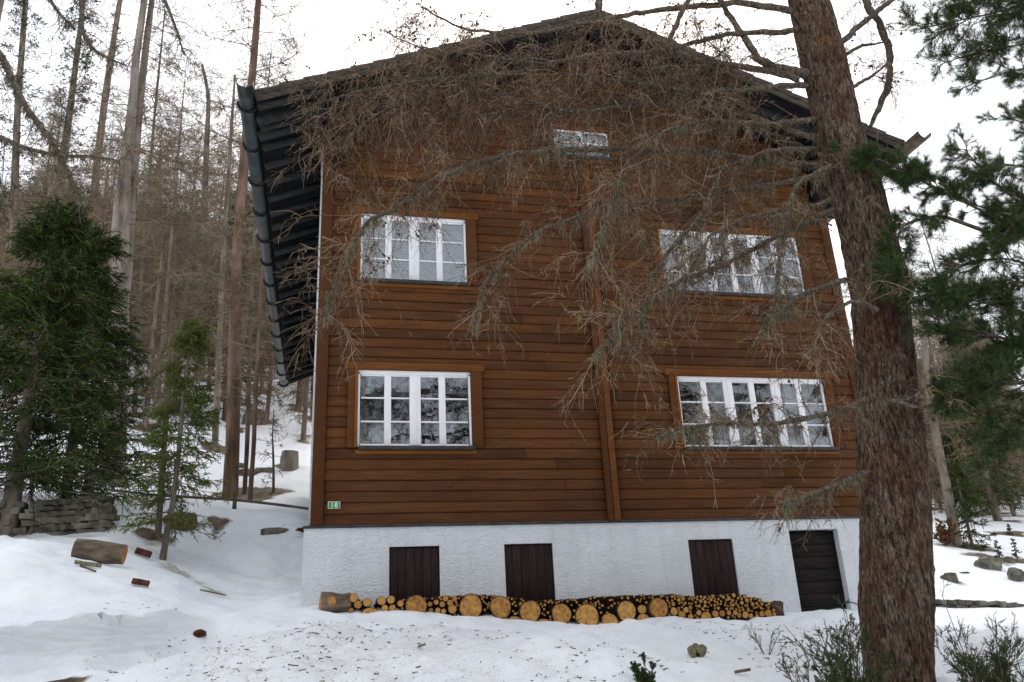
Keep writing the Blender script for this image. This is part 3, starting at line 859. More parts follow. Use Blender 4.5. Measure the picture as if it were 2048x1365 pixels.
# ------------------------------------------------------------------ firewood stacked along the wall
YF = -.58
def log_mesh(name, bark, cut, lumps=.04, sides=28, seed=0):
    """unit radius, axis y, length 1 (y 0..1), slightly irregular; bark + cut face at y=0"""
    r = np.random.default_rng(seed); a = np.arange(sides) * 2 * np.pi / sides
    rad = 1 + lumps * (np.sin(a * 2 + r.uniform(0, 6)) * .6 + np.sin(a * 3 + r.uniform(0, 6)) * .4 + np.sin(a * 5 + r.uniform(0, 6)) * .25)
    V = []
    for y, q in ((0, .95), (.0, 1.), (.5, 1.0), (1, 1.0)):
        rr = rad * q; V += [(rr[i] * math.cos(a[i]), y if q == 1 or y else 0.01, rr[i] * math.sin(a[i])) for i in range(sides)]
    Q = []
    for k_ in range(3):
        for i in range(sides): j = (i + 1) % sides; Q.append((k_ * sides + i, k_ * sides + j, (k_ + 1) * sides + j, (k_ + 1) * sides + i))
    V.append((0, 1, 0)); e = len(V) - 1
    T = [(3 * sides + i, 3 * sides + (i + 1) % sides, e) for i in range(sides)]
    bo = mesh_obj(name + '_bark', V, [np.array(Q), np.array(T)], bark, smooth=True)
    Vc = [(0, .008, 0)] + [(rad[i] * .95 * f * math.cos(a[i]), .008, rad[i] * .95 * f * math.sin(a[i])) for f in (.5, 1.) for i in range(sides)]
    Tc = [(0, 1 + i, 1 + (i + 1) % sides) for i in range(sides)]
    Qc = [(1 + i, 1 + sides + i, 1 + sides + (i + 1) % sides, 1 + (i + 1) % sides) for i in range(sides)]
    co = mesh_obj(name + '_cut', Vc, [np.array(Qc), np.array(Tc)], cut)
    mb_, mc_ = bo.data, co.data
    bpy.data.objects.remove(bo); bpy.data.objects.remove(co)
    return mb_, mc_

LM = [log_mesh('log', M['logbark'], M['cut'], .035 + .01 * i, seed=i) for i in range(4)]
def put_log(name, px, py, rp, label, group, parts, ln=.5, Y=YF, jit=True):
    c = bp(px, py, Y); depth = np.dot(c - CAM, RF); r = rp / FPX * depth
    mb_, mc_ = LM[RNG.integers(4)]
    e = bpy.data.objects.new(name, mb_); COL.objects.link(e)
    e.location = (c[0], Y + (random.uniform(-.03, .03) if jit else 0), c[2]); e.scale = (r, ln, r)
    e.rotation_euler = (random.uniform(-.03, .03), random.uniform(0, 6.28), random.uniform(-.04, .04))
    tag(e, label, 'log' if parts else 'stick', group)
    o = bpy.data.objects.new('cut_end', mc_); COL.objects.link(o); o.parent = e
    return c, r

BIG = [(740, 1237, 21.5, 'large sawn log mostly sunk in snow, leftmost big round of the woodpile'),
       (832, 1214, 22.5, 'large round log end in front of the first cellar shutter, standing alone among thin logs'),
       (941.5, 1213.5, 24, 'widest high lying log end with a star shaped crack between first and second shutters'),
       (1001, 1214.5, 22, 'large log end touching the lower left corner of the second shutter'),
       (1060, 1224, 22, 'large knotty log end right below the second cellar shutter'),
       (1124, 1229, 21, 'large plain log end just right of the second shutter'),
       (1175, 1233, 24.5, 'broadest low log end right of the second shutter, bottom cut off by snow'),
       (1254, 1223, 20.5, 'smooth round log end left of a thin log and the last big round'),
       (1317, 1216.5, 20, 'rightmost big round log end of the woodpile, rising to the stack top'),
       (973, 1247, 19, 'sunken log end showing a low arc under the widest log and its neighbour'),
       (1030, 1253, 20, 'sunken log end showing a flat arc below left of the knotty log'),
       (1086, 1257, 19, 'lowest sunken log end under the knotty log at the dip of the snow'),
       (1219, 1245, 18, 'sunken log end between the broadest low log and the smooth round one'),
       (1287, 1244, 16, 'half buried log end below the gap between the last two big rounds')]
MED = [(708, 1196, 9), (716, 1209.5, 8), (734, 1205, 8.5), (763, 1202, 9), (781.6, 1200, 8), (769.5, 1217, 7), (784.6, 1216.5, 7), (801, 1207.6, 6.5),
       (702, 1221, 5), (794, 1222, 5), (891, 1197, 6), (909.6, 1198, 5.5), (885, 1208.6, 6), (900, 1205.7, 6.3), (872.5, 1204.7, 5.3), (876, 1221, 5.5),
       (887, 1223, 5.3), (862, 1221, 5), (905, 1218, 9), (860, 1208.6, 5), (1285.5, 1219, 9.5), (1347.5, 1223, 8), (1373, 1220, 6), (1364.6, 1230, 8),
       (1412, 1236, 12), (1330, 1239, 8), (1430, 1228, 7), (1382, 1234, 6), (1397, 1226, 5.5), (1446, 1227, 6.5), (1458, 1226, 5), (1470, 1226, 5),
       (1480, 1231, 5), (1491, 1230, 7), (1502, 1232, 5), (1538, 1227, 8), (1524, 1228, 6), (1315, 1241, 6), (820, 1198, 4), (1042, 1208, 4)]
occ = []
for i, (x, y, r, lb) in enumerate(BIG):
    put_log('firewood_log', x, y, r, lb, 'large log ends in the woodpile', True, Y=YF - (.02 if i < 9 else -.02)); occ.append((x, y, r))
for x, y, r in MED:
    put_log('firewood_log', x, y, r, 'arm thick sawn log end among the thin sticks of the woodpile', 'medium logs in the woodpile', True); occ.append((x, y, r))
TOPX = [700, 745, 800, 862, 915, 965, 1030, 1070, 1110, 1150, 1200, 1260, 1345, 1400, 1470, 1500, 1530, 1550]
TOPY = [1192, 1196, 1200, 1196, 1192, 1189, 1196, 1203, 1201, 1198, 1194, 1191, 1191, 1194, 1190, 1194, 1203, 1212]
BOTX = [700, 780, 880, 960, 1090, 1200, 1300, 1345, 1440, 1560]; BOTY = [1226, 1226, 1232, 1240, 1250, 1247, 1246, 1242, 1236, 1234]
cells = []
tries = 0
while tries < 60000:
    tries += 1
    x = random.uniform(800, 1550)
    top = np.interp(x, TOPX, TOPY); bot = np.interp(x, BOTX, BOTY)
    if x < 965 and random.random() < .4: continue
    y = random.uniform(top, bot)
    r = random.uniform(1.5, 2.9) if x < 1330 else random.uniform(2.0, 4.4)
    if tries > 30000: r = random.uniform(1.3, 1.9)
    if any((x - a) ** 2 + (y - c) ** 2 < (r + q) ** 2 * .97 for a, c, q in occ): continue
    occ.append((x, y, r)); cells.append((x, y, r))
cells.sort(key=lambda c: -c[2])
for x, y, r in cells[:240]:
    put_log('firewood_stick', x, y, r, 'thin sawn branch end, one of hundreds packed between the big logs', 'thin sticks packed in the woodpile', False)
# the thinnest remainder and the dark filler added behind: one bundle
Pb = []; Rb = []
for x, y, r in cells[240:]:
    c = bp(x, y, YF); q = r / FPX * 12.8; Pb.append([c, c + (0, .25, 0), c + (0, .5, 0)]); Rb.append([q * .3, q, q])
for _ in range(700):  # dark sticks added behind the stack so its gaps look shaded
    x = random.uniform(700, 1550); top = np.interp(x, TOPX, TOPY); bot = np.interp(x, BOTX, BOTY)
    if x < 830 and random.random() < .6: top += 8
    y = random.uniform(top + 3, bot + 2); c = bp(x, y, YF + .06); q = random.uniform(1.5, 3.2) / FPX * 12.8
    c = c + np.array([0, random.uniform(0, .1), 0]); Pb.append([c, c + (0, .2, 0), c + (0, .44, 0)]); Rb.append([q * .5, q, q])
V, Q, _ = tubes(np.array(Pb), np.array(Rb), 7)
tag(mesh_obj('stick_filler', V, Q, M['logbark']), 'thinnest sticks of the woodpile with dark filler sticks added to shade its gaps', 'stick_filler', kind='stuff')
# thin ends sticking out of the top
# chunk of trunk lying crosswise at the left end and bark slab at the right end
def lumpy_cyl(name, A, B, r, m_, cutm, seed=1, sides=26, parent=None, rings=10, amp=.08, r2=None):
    rr_ = np.random.default_rng(seed); A = np.array(A, float); B = np.array(B, float); t = (B - A) / np.linalg.norm(B - A)
    ref = np.array([0, 0, 1.]) if abs(t[2]) < .9 else np.array([1., 0, 0])
    n1 = unit(np.cross(t, ref)); n2 = np.cross(t, n1); a = np.arange(sides) * 2 * np.pi / sides
    r2 = r if r2 is None else r2
    V = []
    for k_ in range(rings):
        f = k_ / (rings - 1); c = A + (B - A) * f; R_ = (r + (r2 - r) * f) * (1 + amp * vnoise(np.cos(a) * 2 + seed * 3, np.sin(a) * 2 + f * 3, seed) + amp * .5 * np.sin(a * 7 + seed) * .4)
        V += list(c + R_[:, None] * (np.cos(a)[:, None] * n1 + np.sin(a)[:, None] * n2))
    Q = [(k_ * sides + i, k_ * sides + (i + 1) % sides, (k_ + 1) * sides + (i + 1) % sides, (k_ + 1) * sides + i) for k_ in range(rings - 1) for i in range(sides)]
    root = mesh_obj(name, V, np.array(Q), m_, parent, True)
    for e, c, s_ in ((0, A, -1), ((rings - 1) * sides, B, 1)):
        Vc = [c + t * s_ * .004] + [np.array(V[e + i]) for i in range(sides)]
        co = mesh_obj('cut_end', Vc, np.array([(0, 1 + i, 1 + (i + 1) % sides) for i in range(sides)]), cutm, root)
    return root

A = bp(640, 1209, -.40); B = bp(699, 1211, -.36)
tag(lumpy_cyl('trunk_section', A, B, .165, M['logbark_x'], M['cut2'], 3, amp=.12), 'short thick bark covered trunk section lying crosswise at the left end of the woodpile', 'log')
kn = mesh_obj  # knot scar on the trunk section
K_ = bp(663, 1203, -.575)
a = np.linspace(0, 2 * np.pi, 18, endpoint=False)
V = [(K_[0], K_[1] - .012, K_[2])] + [(K_[0] + .065 * math.cos(t), K_[1] + .02, K_[2] + .075 * math.sin(t)) for t in a]
ksc = mesh_obj('knot_scar', V, np.array([(0, 1 + i, 1 + (i + 1) % 18) for i in range(18)]), M['cut2'], bpy.data.objects['trunk_section'], True)
def rock(name, c, sx, sy, sz, m_, seed, label, cat, group=None, sides=20, parent=None):
    r_ = np.random.default_rng(seed); V = []; nu, nv = 22, 12
    for i in range(nv + 1):
        ph = -math.pi / 2 + math.pi * i / nv
        for j in range(nu):
            th = 2 * math.pi * j / nu
            d = np.array([math.cos(ph) * math.cos(th), math.cos(ph) * math.sin(th), math.sin(ph)])
            q = 1 + .28 * vnoise(np.array([d[0] * 1.6 + seed * 7.1 + d[2]]), np.array([d[1] * 1.6 + d[2] * 1.3]), seed)[0] + .1 * vnoise(np.array([d[0] * 4.5 + d[2] * 3]), np.array([d[1] * 4.5 + seed]), seed + 1)[0]
            e = np.sign(d) * np.abs(d) ** .75
            V.append((c[0] + e[0] * sx * q, c[1] + e[1] * sy * q, c[2] + e[2] * sz * q))
    Q = [(i * nu + j, i * nu + (j + 1) % nu, (i + 1) * nu + (j + 1) % nu, (i + 1) * nu + j) for i in range(nv) for j in range(nu)]
    o = mesh_obj(name, V, np.array(Q), m_, parent, True)
    return tag(o, label, cat, group)

A = bp(1550, 1215, -.45)
o = rock('bark_slab', (A[0] + .0, -.36, A[2] - .06), .13, .24, .17, M['logbark'], 5, 'dark split log slab leaning at the right end of the woodpile', 'log')

# ------------------------------------------------------------------ things in the snow on the left
def lying(name, pa, pb, dpx, m_, cutm, seed, label, cat='log', sink=.0, dY=0., amp=.1):
    """log seen between two photo positions, diameter dpx pixels"""
    G = ground_at((pa[0] + pb[0]) / 2, max(pa[1], pb[1]) + dpx * .5)
    Y = G[1] + dY; A = bp(*pa, Y); B = bp(*pb, Y); dep = np.dot(A - CAM, RF); r = dpx / 2 / FPX * dep
    return tag(lumpy_cyl(name, A, B, r, m_, cutm, seed, amp=amp), label, cat)

lying('fallen_log', (150, 1098), (249, 1110), 40, M['logbark_x'], M['cut2'], 4, 'thick grey barked log with orange sawn end half buried in the snow on the left', dY=.34)
lying('fallen_log', (272, 1101), (302, 1110), 13, M['redbark'], M['redbark'], 5, 'short wet red brown log poking out of the snow left of the leaning sapling')
lying('fallen_log', (265, 1162), (298, 1168), 12, M['redbark'], M['redbark'], 6, 'short dark red log lying alone lower down the snow slope on the left')
lying('dead_branch', (150, 1124), (202, 1132), 8, M['lichen'], M['redbark'], 7, 'greenish lichen covered dead branch below the thick half buried log')
lying('dead_branch', (160, 1132), (192, 1143), 4, M['logbark_x'], M['redbark'], 8, 'thin dark stick beside the lichen covered branch in the snow')
lying('dead_branch', (400, 1180), (452, 1191), 3, M['logbark_x'], M['logbark_x'], 9, 'thin dark stick at the end of the dirty drift left of the house')
G = ground_at(398, 1274); rock('pine_cone_clump', (G[0], G[1], G[2] + .02), .075, .05, .04, M['redbark'], 9, 'small dark red clump of bark in the channel of the snow bank', 'bark')
G = ground_at(356, 1062); rock('tree_stump', (G[0], G[1] + .2, G[2] + .18), .33, .25, .22, M['logbark_x'], 11, 'broken brown stump on the terrace edge behind the leaning sapling', 'stump')
G = ground_at(545, 1068); rock('boulder', (G[0], G[1] + .2, G[2] + .02), .33, .25, .11, M['rock'], 12, 'flat mossy boulder on the terrace edge left of the house', 'rock')
G = ground_at(612, 1068); rock('boulder', (G[0], G[1] + .2, G[2] + .03), .22, .25, .12, M['redbark'], 13, 'dark reddish stone right at the plaster corner of the house', 'rock')
G = ground_at(440, 1058); rock('boulder', (G[0], G[1] + .2, G[2] + .0), .2, .2, .07, M['rock'], 14, 'small low stone on the terrace edge left of the flat mossy boulder', 'rock')
def stump(px, py, w, h, label, m_=None, seed=1):
    G = ground_at(px, py); dep = np.dot(G - CAM, RF); s_ = dep / FPX
    o = lumpy_cyl('tree_stump', G - (0, 0, .15), G + np.array([.02, 0, h * s_ * 1.05]), w / 2 * s_ * 1.15, m_ or M['far_trunk'], M['cut2'], seed, r2=w / 2 * s_ * .92, amp=.1)
    return tag(o, label, 'stump')
stump(577, 940, 34, 34, 'grey stump on the snow slope close to the left edge of the house', M['grey_trunk'], 2)
stump(172, 1012, 22, 66, 'tall cut tree post standing at the right end of the dry stone wall', M['grey_trunk'], 3)
stump(510, 850, 46, 26, 'brown earthy root plate and stump higher up the slope between the thin trunks', M['logbark_x'], 4)

rb_ = np.random.default_rng(12)
for i in range(16):
    px_ = rb_.uniform(240, 610); py_ = rb_.uniform(760, 960)
    if py_ < 880 and 470 < px_ < 560: continue
    G = ground_at(px_, py_); a_ = rb_.uniform(.15, .4)
    rock('boulder', (G[0], G[1], G[2] - .02), a_, a_ * .8, a_ * .45, M['rock'], 300 + i, 'half buried dark stone on the snow slope between the trees left of the house', 'rock', 'half buried stones on the left slope')
# dry stone wall on the left
def stone_row(name, pts, hgt, label, cat, seed, sz=(.16, .3), rows=None):
    r_ = np.random.default_rng(seed); b = MB(); n = len(pts) - 1
    P = np.array(pts, float); seg = np.linalg.norm(np.diff(P[:, :2], axis=0), axis=1); L = seg.sum()
    z = 0.
    k = 0
    while z < hgt:
        ch = r_.uniform(.09, .2) if hgt > .3 else r_.uniform(.08, .16)
        s = r_.uniform(-.2, 0)
        while s < L:
            w = r_.uniform(*sz) * r_.choice([.7, 1, 1.5])
            f = np.clip((s + w / 2) / L, 0, 1); i = min(int(f * n), n - 1); g = f * n - i
            c = P[i] * (1 - g) + P[i + 1] * g; d = unit((P[i + 1] - P[i]) * np.array([1, 1, 0]))
            nrm = np.array([-d[1], d[0], 0]); zz = c[2] + z
            q = r_.uniform(.8, 1.05, 8); V = []
            base = c + np.array([0, 0, z])
            for m_, (a_, b_, c_) in enumerate([(x, y, w_) for x in (-1, 1) for y in (-1, 1) for w_ in (0, 1)]):
                V.append(base + d * a_ * w * .48 * q[m_] + nrm * b_ * .2 * r_.uniform(.85, 1.1) + np.array([0, 0, 1]) * (c_ * ch * q[(m_ + 3) % 8] - .01 + r_.uniform(-.03, .03)))
            # rounded block: cage subdivided once
            b.add(V, [(0, 1, 3, 2), (4, 6, 7, 5), (0, 4, 5, 1), (2, 3, 7, 6), (0, 2, 6, 4), (1, 5, 7, 3)], tone=r_.uniform(-.45, .25))
            s += w * 1.0 + .012
        z += ch * .98; k += 1
    o = b.build(name, M['rock'], None)
    md = o.modifiers.new('round', 'BEVEL'); md.width = .035; md.segments = 2; md.limit_method = 'NONE'
    return tag(o, label, cat)

def base_at(px, Y): 
    p = bp(px, 1040, Y); return np.array([p[0], p[1], hz1(p[0], p[1])])
Pw = []
for px in (-160, 60, 130, 212):
    p = bp(px, np.interp(px, [0, 215], [1080, 1062]), 5.35); Pw.append(np.array([p[0], p[1], p[2] - .05]))
stone_row('dry_stone_wall', Pw, .66, 'low dry stone wall of dark mossy blocks under the big spruce on the left', 'wall', 3)

Pw = []
for px, py in ((1862, 1222), (1940, 1222), (2000, 1226), (2070, 1232), (2200, 1240)):
    p = bp(px, py, 4.4); Pw.append(np.array([p[0], p[1], p[2] - .12]))
stone_row('stone_border', Pw, .34, 'low border of grey rubble stones across the snow right of the foreground larch', 'wall', 8, (.14, .34))

# fence rail
fn = empty('rail_fence', ground_at(225, 990), 'thin weathered rail fence crossing the snow slope between the trees and the house', 'fence')
YR = 9.0
P = resample([bp(185, 976, YR + 1), bp(300, 990, YR), bp(470, 1000, YR - .4), bp(560, 1010, YR - .8), bp(640, 1021, YR - 1)], 24)[None]
V, Q, _ = tubes(P, np.full((1, 24), .035), 7); mesh_obj('rail', V, Q, M['rail'], fn, True)
for px, py, Y in ((226, 975, YR + .7), (470, 996, YR - .4)):
    t = bp(px, py, Y); V, Q, _ = tubes(np.array([[t, t - (0, 0, .35), t - (0, 0, .9)]]), np.array([[.05, .055, .055]]), 8); mesh_obj('post', V, Q, M['rail'], fn, True)

# ------------------------------------------------------------------ trees: generators
def trunk_mesh(pts, radii, name, m_, parent, sides=14, rings=60, amp=.07, seed=0):
    P = resample(np.c_[np.array(pts, float), radii], rings); C = P[:, :3]; R_ = P[:, 3]
    T = unit(np.gradient(C, axis=0)); ref = np.array([1., 0, 0]); n1 = unit(np.cross(T, ref)); n2 = np.cross(T, n1)
    a = np.arange(sides) * 2 * np.pi / sides
    rr = R_[:, None] * (1 + amp * vnoise(np.cos(a)[None] * 2.2 + seed * 5 + 0 * R_[:, None], np.sin(a)[None] * 2.2 + np.arange(rings)[:, None] * .35, seed))
    V = C[:, None] + rr[..., None] * (np.cos(a)[None, :, None] * n1[:, None] + np.sin(a)[None, :, None] * n2[:, None])
    i = np.arange(rings - 1)[:, None] * sides; j = np.arange(sides)[None]
    Q = np.stack([i + j, i + (j + 1) % sides, i + (j + 1) % sides + sides, i + j + sides], -1).reshape(-1, 4)
    return mesh_obj(name, V.reshape(-1, 3), Q, m_, parent, True)


def cat_mesh(name, parts, m_, parent):
    """parts: list of (V, F, tone) with equal polygon size groups"""
    V = []; FQ = []; FT = []; tn = []; n = 0
    for v, f, t in parts:
        V.append(v); (FQ if f.shape[1] == 4 else FT).append(f + n); n += len(v)
        tn.append(np.zeros(len(v)) if t is None else t)
    F = []
    if FQ: F.append(np.concatenate(FQ))
    if FT: F.append(np.concatenate(FT))
    return mesh_obj(name, np.concatenate(V), F, m_, parent, False, tone=np.concatenate(tn))


def along(C, R_, n, t0, t1, L, K, up, droop, rng, lfun=None, wig=.06):
    """first order branches of an upright tree; C trunk polyline (k,3)"""
    t = np.sort(rng.uniform(t0, t1, n)); u = t * (len(C) - 1); i = np.minimum(u.astype(int), len(C) - 2); f = (u - i)[:, None]
    o = C[i] * (1 - f) + C[i + 1] * f
    az = rng.uniform(0, 2 * np.pi, n)
    ln = L * rng.uniform(.55, 1.15, n) * (lfun(t) if lfun else 1)
    d = np.stack([np.cos(az), np.sin(az), up * rng.uniform(.5, 1.5, n) + 0 * az], 1); d = unit(d)
    s = np.linspace(0, 1, K)[None, :, None]
    P = o[:, None] + d[:, None] * s * ln[:, None, None]
    P[..., 2] += (-droop * ln[:, None] * (s[..., 0] ** 1.3) + droop * .7 * ln[:, None] * s[..., 0] ** 3)
    P += rng.normal(size=(n, 1, 3)) * wig * ln[:, None, None] * (s ** 2) + rng.normal(size=(n, 1, 3)) * wig * .5 * ln[:, None, None] * np.sin(s * 4) * s
    return P, t, ln


def larch_parts(C, R_, seed, nb=70, L=1.9, t0=.18, twigs=9, sub=4, r=.016, K=6, dead_low=True, tw_r=.006):
    rng = np.random.default_rng(seed)
    P, t, ln = along(C, R_, nb, t0, .985, L, K, .12, .22, rng, lambda t: np.interp(t, [0, .25, .5, .8, 1], [.55, .8, 1., .8, .45]))
    Rr = taper(len(P), K, r, r * .25, np.clip(ln / L, .3, 1.4))
    tn = np.repeat(rng.normal(0, .35, len(P)), K * 3)
    V, Q, _ = tubes(P, Rr, 3); parts = [(V, Q, tn)]
    P2, _, l2 = shoots(P, twigs, .2, 1., L * .33, 4, .9, .25, .05, .12, rng=rng)
    V, Q, _ = tubes(P2, taper(len(P2), 4, tw_r, tw_r * .5), 3); parts.append((V, Q, np.repeat(rng.normal(0, .4, len(P2)), 12)))
    if sub:
        P3, _, _ = shoots(P2, sub, .2, 1., L * .12, 3, .9, .2, 0, .1, rng=rng)
        V, Q, _ = tubes(P3, taper(len(P3), 3, tw_r * .75, tw_r * .4), 3); parts.append((V, Q, np.repeat(rng.normal(0, .4, len(P3)), 9)))
    return parts


def bare_tree(pts, radii, label, seed, mtr='far_trunk', nb=70, L=1.9, t0=.18, cat='tree', name='larch_tree', group=None, twigs=9, sub=4, tufts=0, r=.024, tw_r=.010, tuft_t=.3, mfol='pine_far'):
    base = np.array(pts[0]); e = empty(name, base, label, cat, group)
    trunk_mesh(pts, radii, 'trunk', M[mtr], e, 14, 60, seed=seed)
    if seed < 100: nb = int(nb * 1.35)
    P = resample(np.c_[np.array(pts, float), radii], 40); C = P[:, :3]
    cr = cat_mesh('crown', larch_parts(C, P[:, 3], seed, nb, L, t0, twigs, sub, r, tw_r=tw_r), M['twig_far'], e)
    if tufts:
        rng = np.random.default_rng(seed + 99)
        Pb, t, ln = along(C, P[:, 3], tufts, tuft_t, .99, L * .9, 5, .15, .15, rng, lambda t: np.interp(t, [0, .5, 1], [1., .9, .3]))
        P2, _, _ = shoots(Pb, 9, .3, 1., L * .28, 4, .8, .0, .25, .1, rng=rng)
        V, F = needles(P2, 52, .12, .02, .9, rng, tip=.6)
        V1, Q1, _ = tubes(Pb, taper(len(Pb), 5, .014, .005), 3)
        fo = cat_mesh('needles', [(V, F, np.repeat(rng.normal(0, .3, len(F)), 3)), (V1, Q1, None)], M[mfol], e)
    return e


def spruce(base, H, Rmax, seed, label, mfol='spruce', t0=.05, nb=110, name='spruce_tree', group=None, lean=(0, 0), tr=.12, dens=1., top_px=None, cat='tree', mtr='far_trunk', thin=.011, K=7):
    rng = np.random.default_rng(seed)
    e = empty(name, base, label, cat, group)
    k = np.linspace(0, 1, 12)[:, None]; C = np.array(base) + k * np.array([lean[0], lean[1], H]); C[0, 2] -= .3
    trunk_mesh(C, tr * (1 - k[:, 0]) + .012, 'trunk', M[mtr], e, 10, 30, seed=seed)
    P, t, ln = along(C, None, nb, t0, .985, Rmax, K, -.02, .28, rng, lambda t: np.interp(t, [0, .12, .3, .9, 1], [.75, 1., .92, .18, .06]), .05)
    V0, Q0, _ = tubes(P, taper(len(P), K, .018, .005, np.clip(ln, .3, 1.5)), 3)
    nsec = int(12 * dens)
    P2, pt, l2 = shoots(P, nsec, .12, 1., Rmax * .34, 4, .85, .22, 0, .06, flat=.75, taper=.55, rng=rng)
    # secondary length follows the parent
    P3, _, _ = shoots(P2, int(6 * dens), .15, 1., Rmax * .11, 3, .8, .15, 0, .06, flat=.6, rng=rng)
    par = []
    tn = rng.normal(0, .3, len(P2)); tn3 = rng.normal(0, .35, len(P3))
    V, Q, _ = tubes(P2, taper(len(P2), 4, thin, thin * .6), 3); par.append((V, Q, np.repeat(tn, 12)))
    V, Q, _ = tubes(P3, taper(len(P3), 3, thin, thin * .5), 3); par.append((V, Q, np.repeat(tn3, 9)))
    V, F = needles(P3, 7, .032, .009, 1., rng); par.append((V, F, np.repeat(rng.normal(0, .4, len(F)), 3)))
    V, F = needles(P2, 12, .032, .009, 1., rng); par.append((V, F, np.repeat(rng.normal(0, .4, len(F)), 3)))
    mesh_obj('branches', V0, Q0, M['far_trunk'], e, tone=np.zeros(len(V0)))
    cat_mesh('foliage', par, M[mfol], e)
    return e


def ppts(lst, Y, w):
    """photo polyline -> world points at depth Y; w list of pixel widths"""
    P = [bp(x, y, Y) for x, y in lst]; R_ = [ww / 2 / FPX * np.dot(p - CAM, RF) for p, ww in zip(P, w)]
    return P, R_


def from_base(lst, w, extra=0):
    G = ground_at(*lst[0]); P, R_ = ppts(lst, G[1], w); P[0] = P[0] - np.array([0, 0, .3]); 
    return P, R_

# ------------------------------------------------------------------ left side: trees one can tell apart
def px_tree(lst, label, seed, **kw):
    w = [a[2] for a in lst]; P, R_ = from_base([(a[0], a[1]) for a in lst], w)
    return bare_tree(P, R_, label, seed, **kw)

t = px_tree([(222, 968, 52), (232, 800, 45), (238, 600, 40), (240, 470, 34), (250, 330, 24), (262, 250, 18), (272, 110, 14), (292, -20, 12), (330, -260, 5)],
            'massive grey larch forking into two stems, its wide foot beside the big spruce', 11, mtr='grey_trunk', nb=60, L=2.4, t0=.35, r=.02)
G = t.location
P, R_ = ppts([(246, 590), (258, 440), (268, 320), (280, 200), (296, 60), (312, -60), (330, -200)], G[1] + .3, (26, 25, 19, 15, 12, 9, 4))
trunk_mesh(P, R_, 'second_stem', M['grey_trunk'], t, seed=12)
C = resample(np.c_[np.array(P), R_], 40); cat_mesh('second_crown', larch_parts(C[:, :3], C[:, 3], 77, 40, 2.0, .2, r=.018), M['twig_far'], t)
px_tree([(461, 995, 31), (465, 900, 28), (468, 700, 23), (474, 500, 20), (482, 380, 18), (495, 250, 17), (505, 150, 15), (514, 40, 13), (530, -200, 5)],
        'tall straight larch with reddish bark rising right behind the dark gutter', 13, mtr='red_trunk', nb=75, L=2.6, t0=.25)
px_tree([(100, 760, 19), (118, 380, 16), (140, 220, 13), (152, 126, 11), (165, 20, 9), (180, -120, 5)],
        'pine with thin tufted grey green crown high above the big spruce, left of its twin', 14, nb=30, L=2.2, t0=.3, cat='pine', name='pine_tree', tufts=170, tuft_t=.3)
px_tree([(186, 640, 17), (190, 362, 15), (208, 213, 13), (225, 95, 11), (240, 0, 9), (262, -130, 5)],
        'thin pine with sparse tufts between the tufted pine and the forked larch', 15, nb=34, L=1.8, t0=.3, cat='pine', name='pine_tree', tufts=80, tuft_t=.35)
px_tree([(30, 720, 18), (28, 400, 15), (36, 200, 12), (50, 20, 10), (66, -160, 5)],
        'pine with brownish green tufts at the far left edge of the sky', 16, nb=40, L=2.4, t0=.3, cat='pine', name='pine_tree', tufts=220, tuft_t=.25)
px_tree([(396, 760, 15), (404, 520, 14), (408, 430, 14), (413, 300, 11), (418, 190, 8), (404, 130, 5)],
        'larch with pointed bare crown standing clear against the sky midway to the gutter', 17, nb=80, L=2.6, t0=.3, cat='tree')
px_tree([(350, 800, 9), (362, 680, 9), (378, 540, 9), (388, 440, 8), (398, 380, 5)],
        'pale thin dead trunk leaning right in front of the brown hillside', 18, mtr='grey_trunk', nb=14, L=.9, t0=.4, twigs=4, sub=2)
px_tree([(489, 988, 9), (494, 900, 9), (498, 760, 8), (503, 600, 7), (512, 380, 4)],
        'slender pole like trunk just right of the straight reddish larch', 19, nb=30, L=1.3, t0=.3)
px_tree([(500, 1000, 10), (507, 900, 9), (512, 780, 8), (520, 620, 7), (532, 420, 4)],
        'second slender pole like trunk, nearer to the house than its neighbour', 20, mtr='red_trunk', nb=30, L=1.3, t0=.3)
px_tree([(596, 822, 15), (604, 745, 13), (612, 650, 11), (628, 500, 7), (650, 300, 4)],
        'reddish trunk on the upper slope seen under the rear end of the eave', 21, mtr='red_trunk', nb=50, L=2.2, t0=.25)
px_tree([(533, 846, 9), (541, 760, 8), (548, 680, 7), (566, 480, 4)],
        'orange tinted leaning trunk behind the lower end of the dark gutter', 22, mtr='red_trunk', nb=40, L=1.7, t0=.3)
px_tree([(303, 784, 11), (306, 650, 10), (310, 500, 9), (322, 300, 5)],
        'thin reddish trunk between the forked larch and the young spruce', 23, mtr='red_trunk', nb=60, L=2.2, t0=.25)
px_tree([(548, 986, 6), (547, 930, 5), (545, 870, 3), (548, 820, 2)],
        'knee high leafless sapling standing alone in the snow near the fence rail', 24, nb=16, L=.75, t0=.2, twigs=4, sub=2, r=.012)
px_tree([(430, 900, 13), (436, 760, 12), (444, 560, 10), (458, 330, 8), (470, 150, 4)],
        'dark larch trunk just left of the straight reddish larch', 25, nb=80, L=2.3, t0=.2)
px_tree([(270, 830, 10), (276, 700, 9), (288, 480, 7), (310, 220, 5), (330, 20, 3)],
        'slender larch rising close behind the fork of the massive larch', 26, nb=80, L=2.3, t0=.25)

G = ground_at(14, 1064); Bs = G.copy()
spruce(Bs, 7.5, 2.5, 31, 'big dense dark green spruce behind the dry stone wall at the left edge', 'spruce_dark', t0=.12, nb=165, tr=.17, dens=1.2, lean=(.0, 0))
G = ground_at(130, 1002, 2)
spruce(G, 6.9, 2.1, 32, 'narrower dark spruce between the left edge spruce and the massive forked larch', 'spruce', t0=.1, nb=170, tr=.12, dens=1.1)
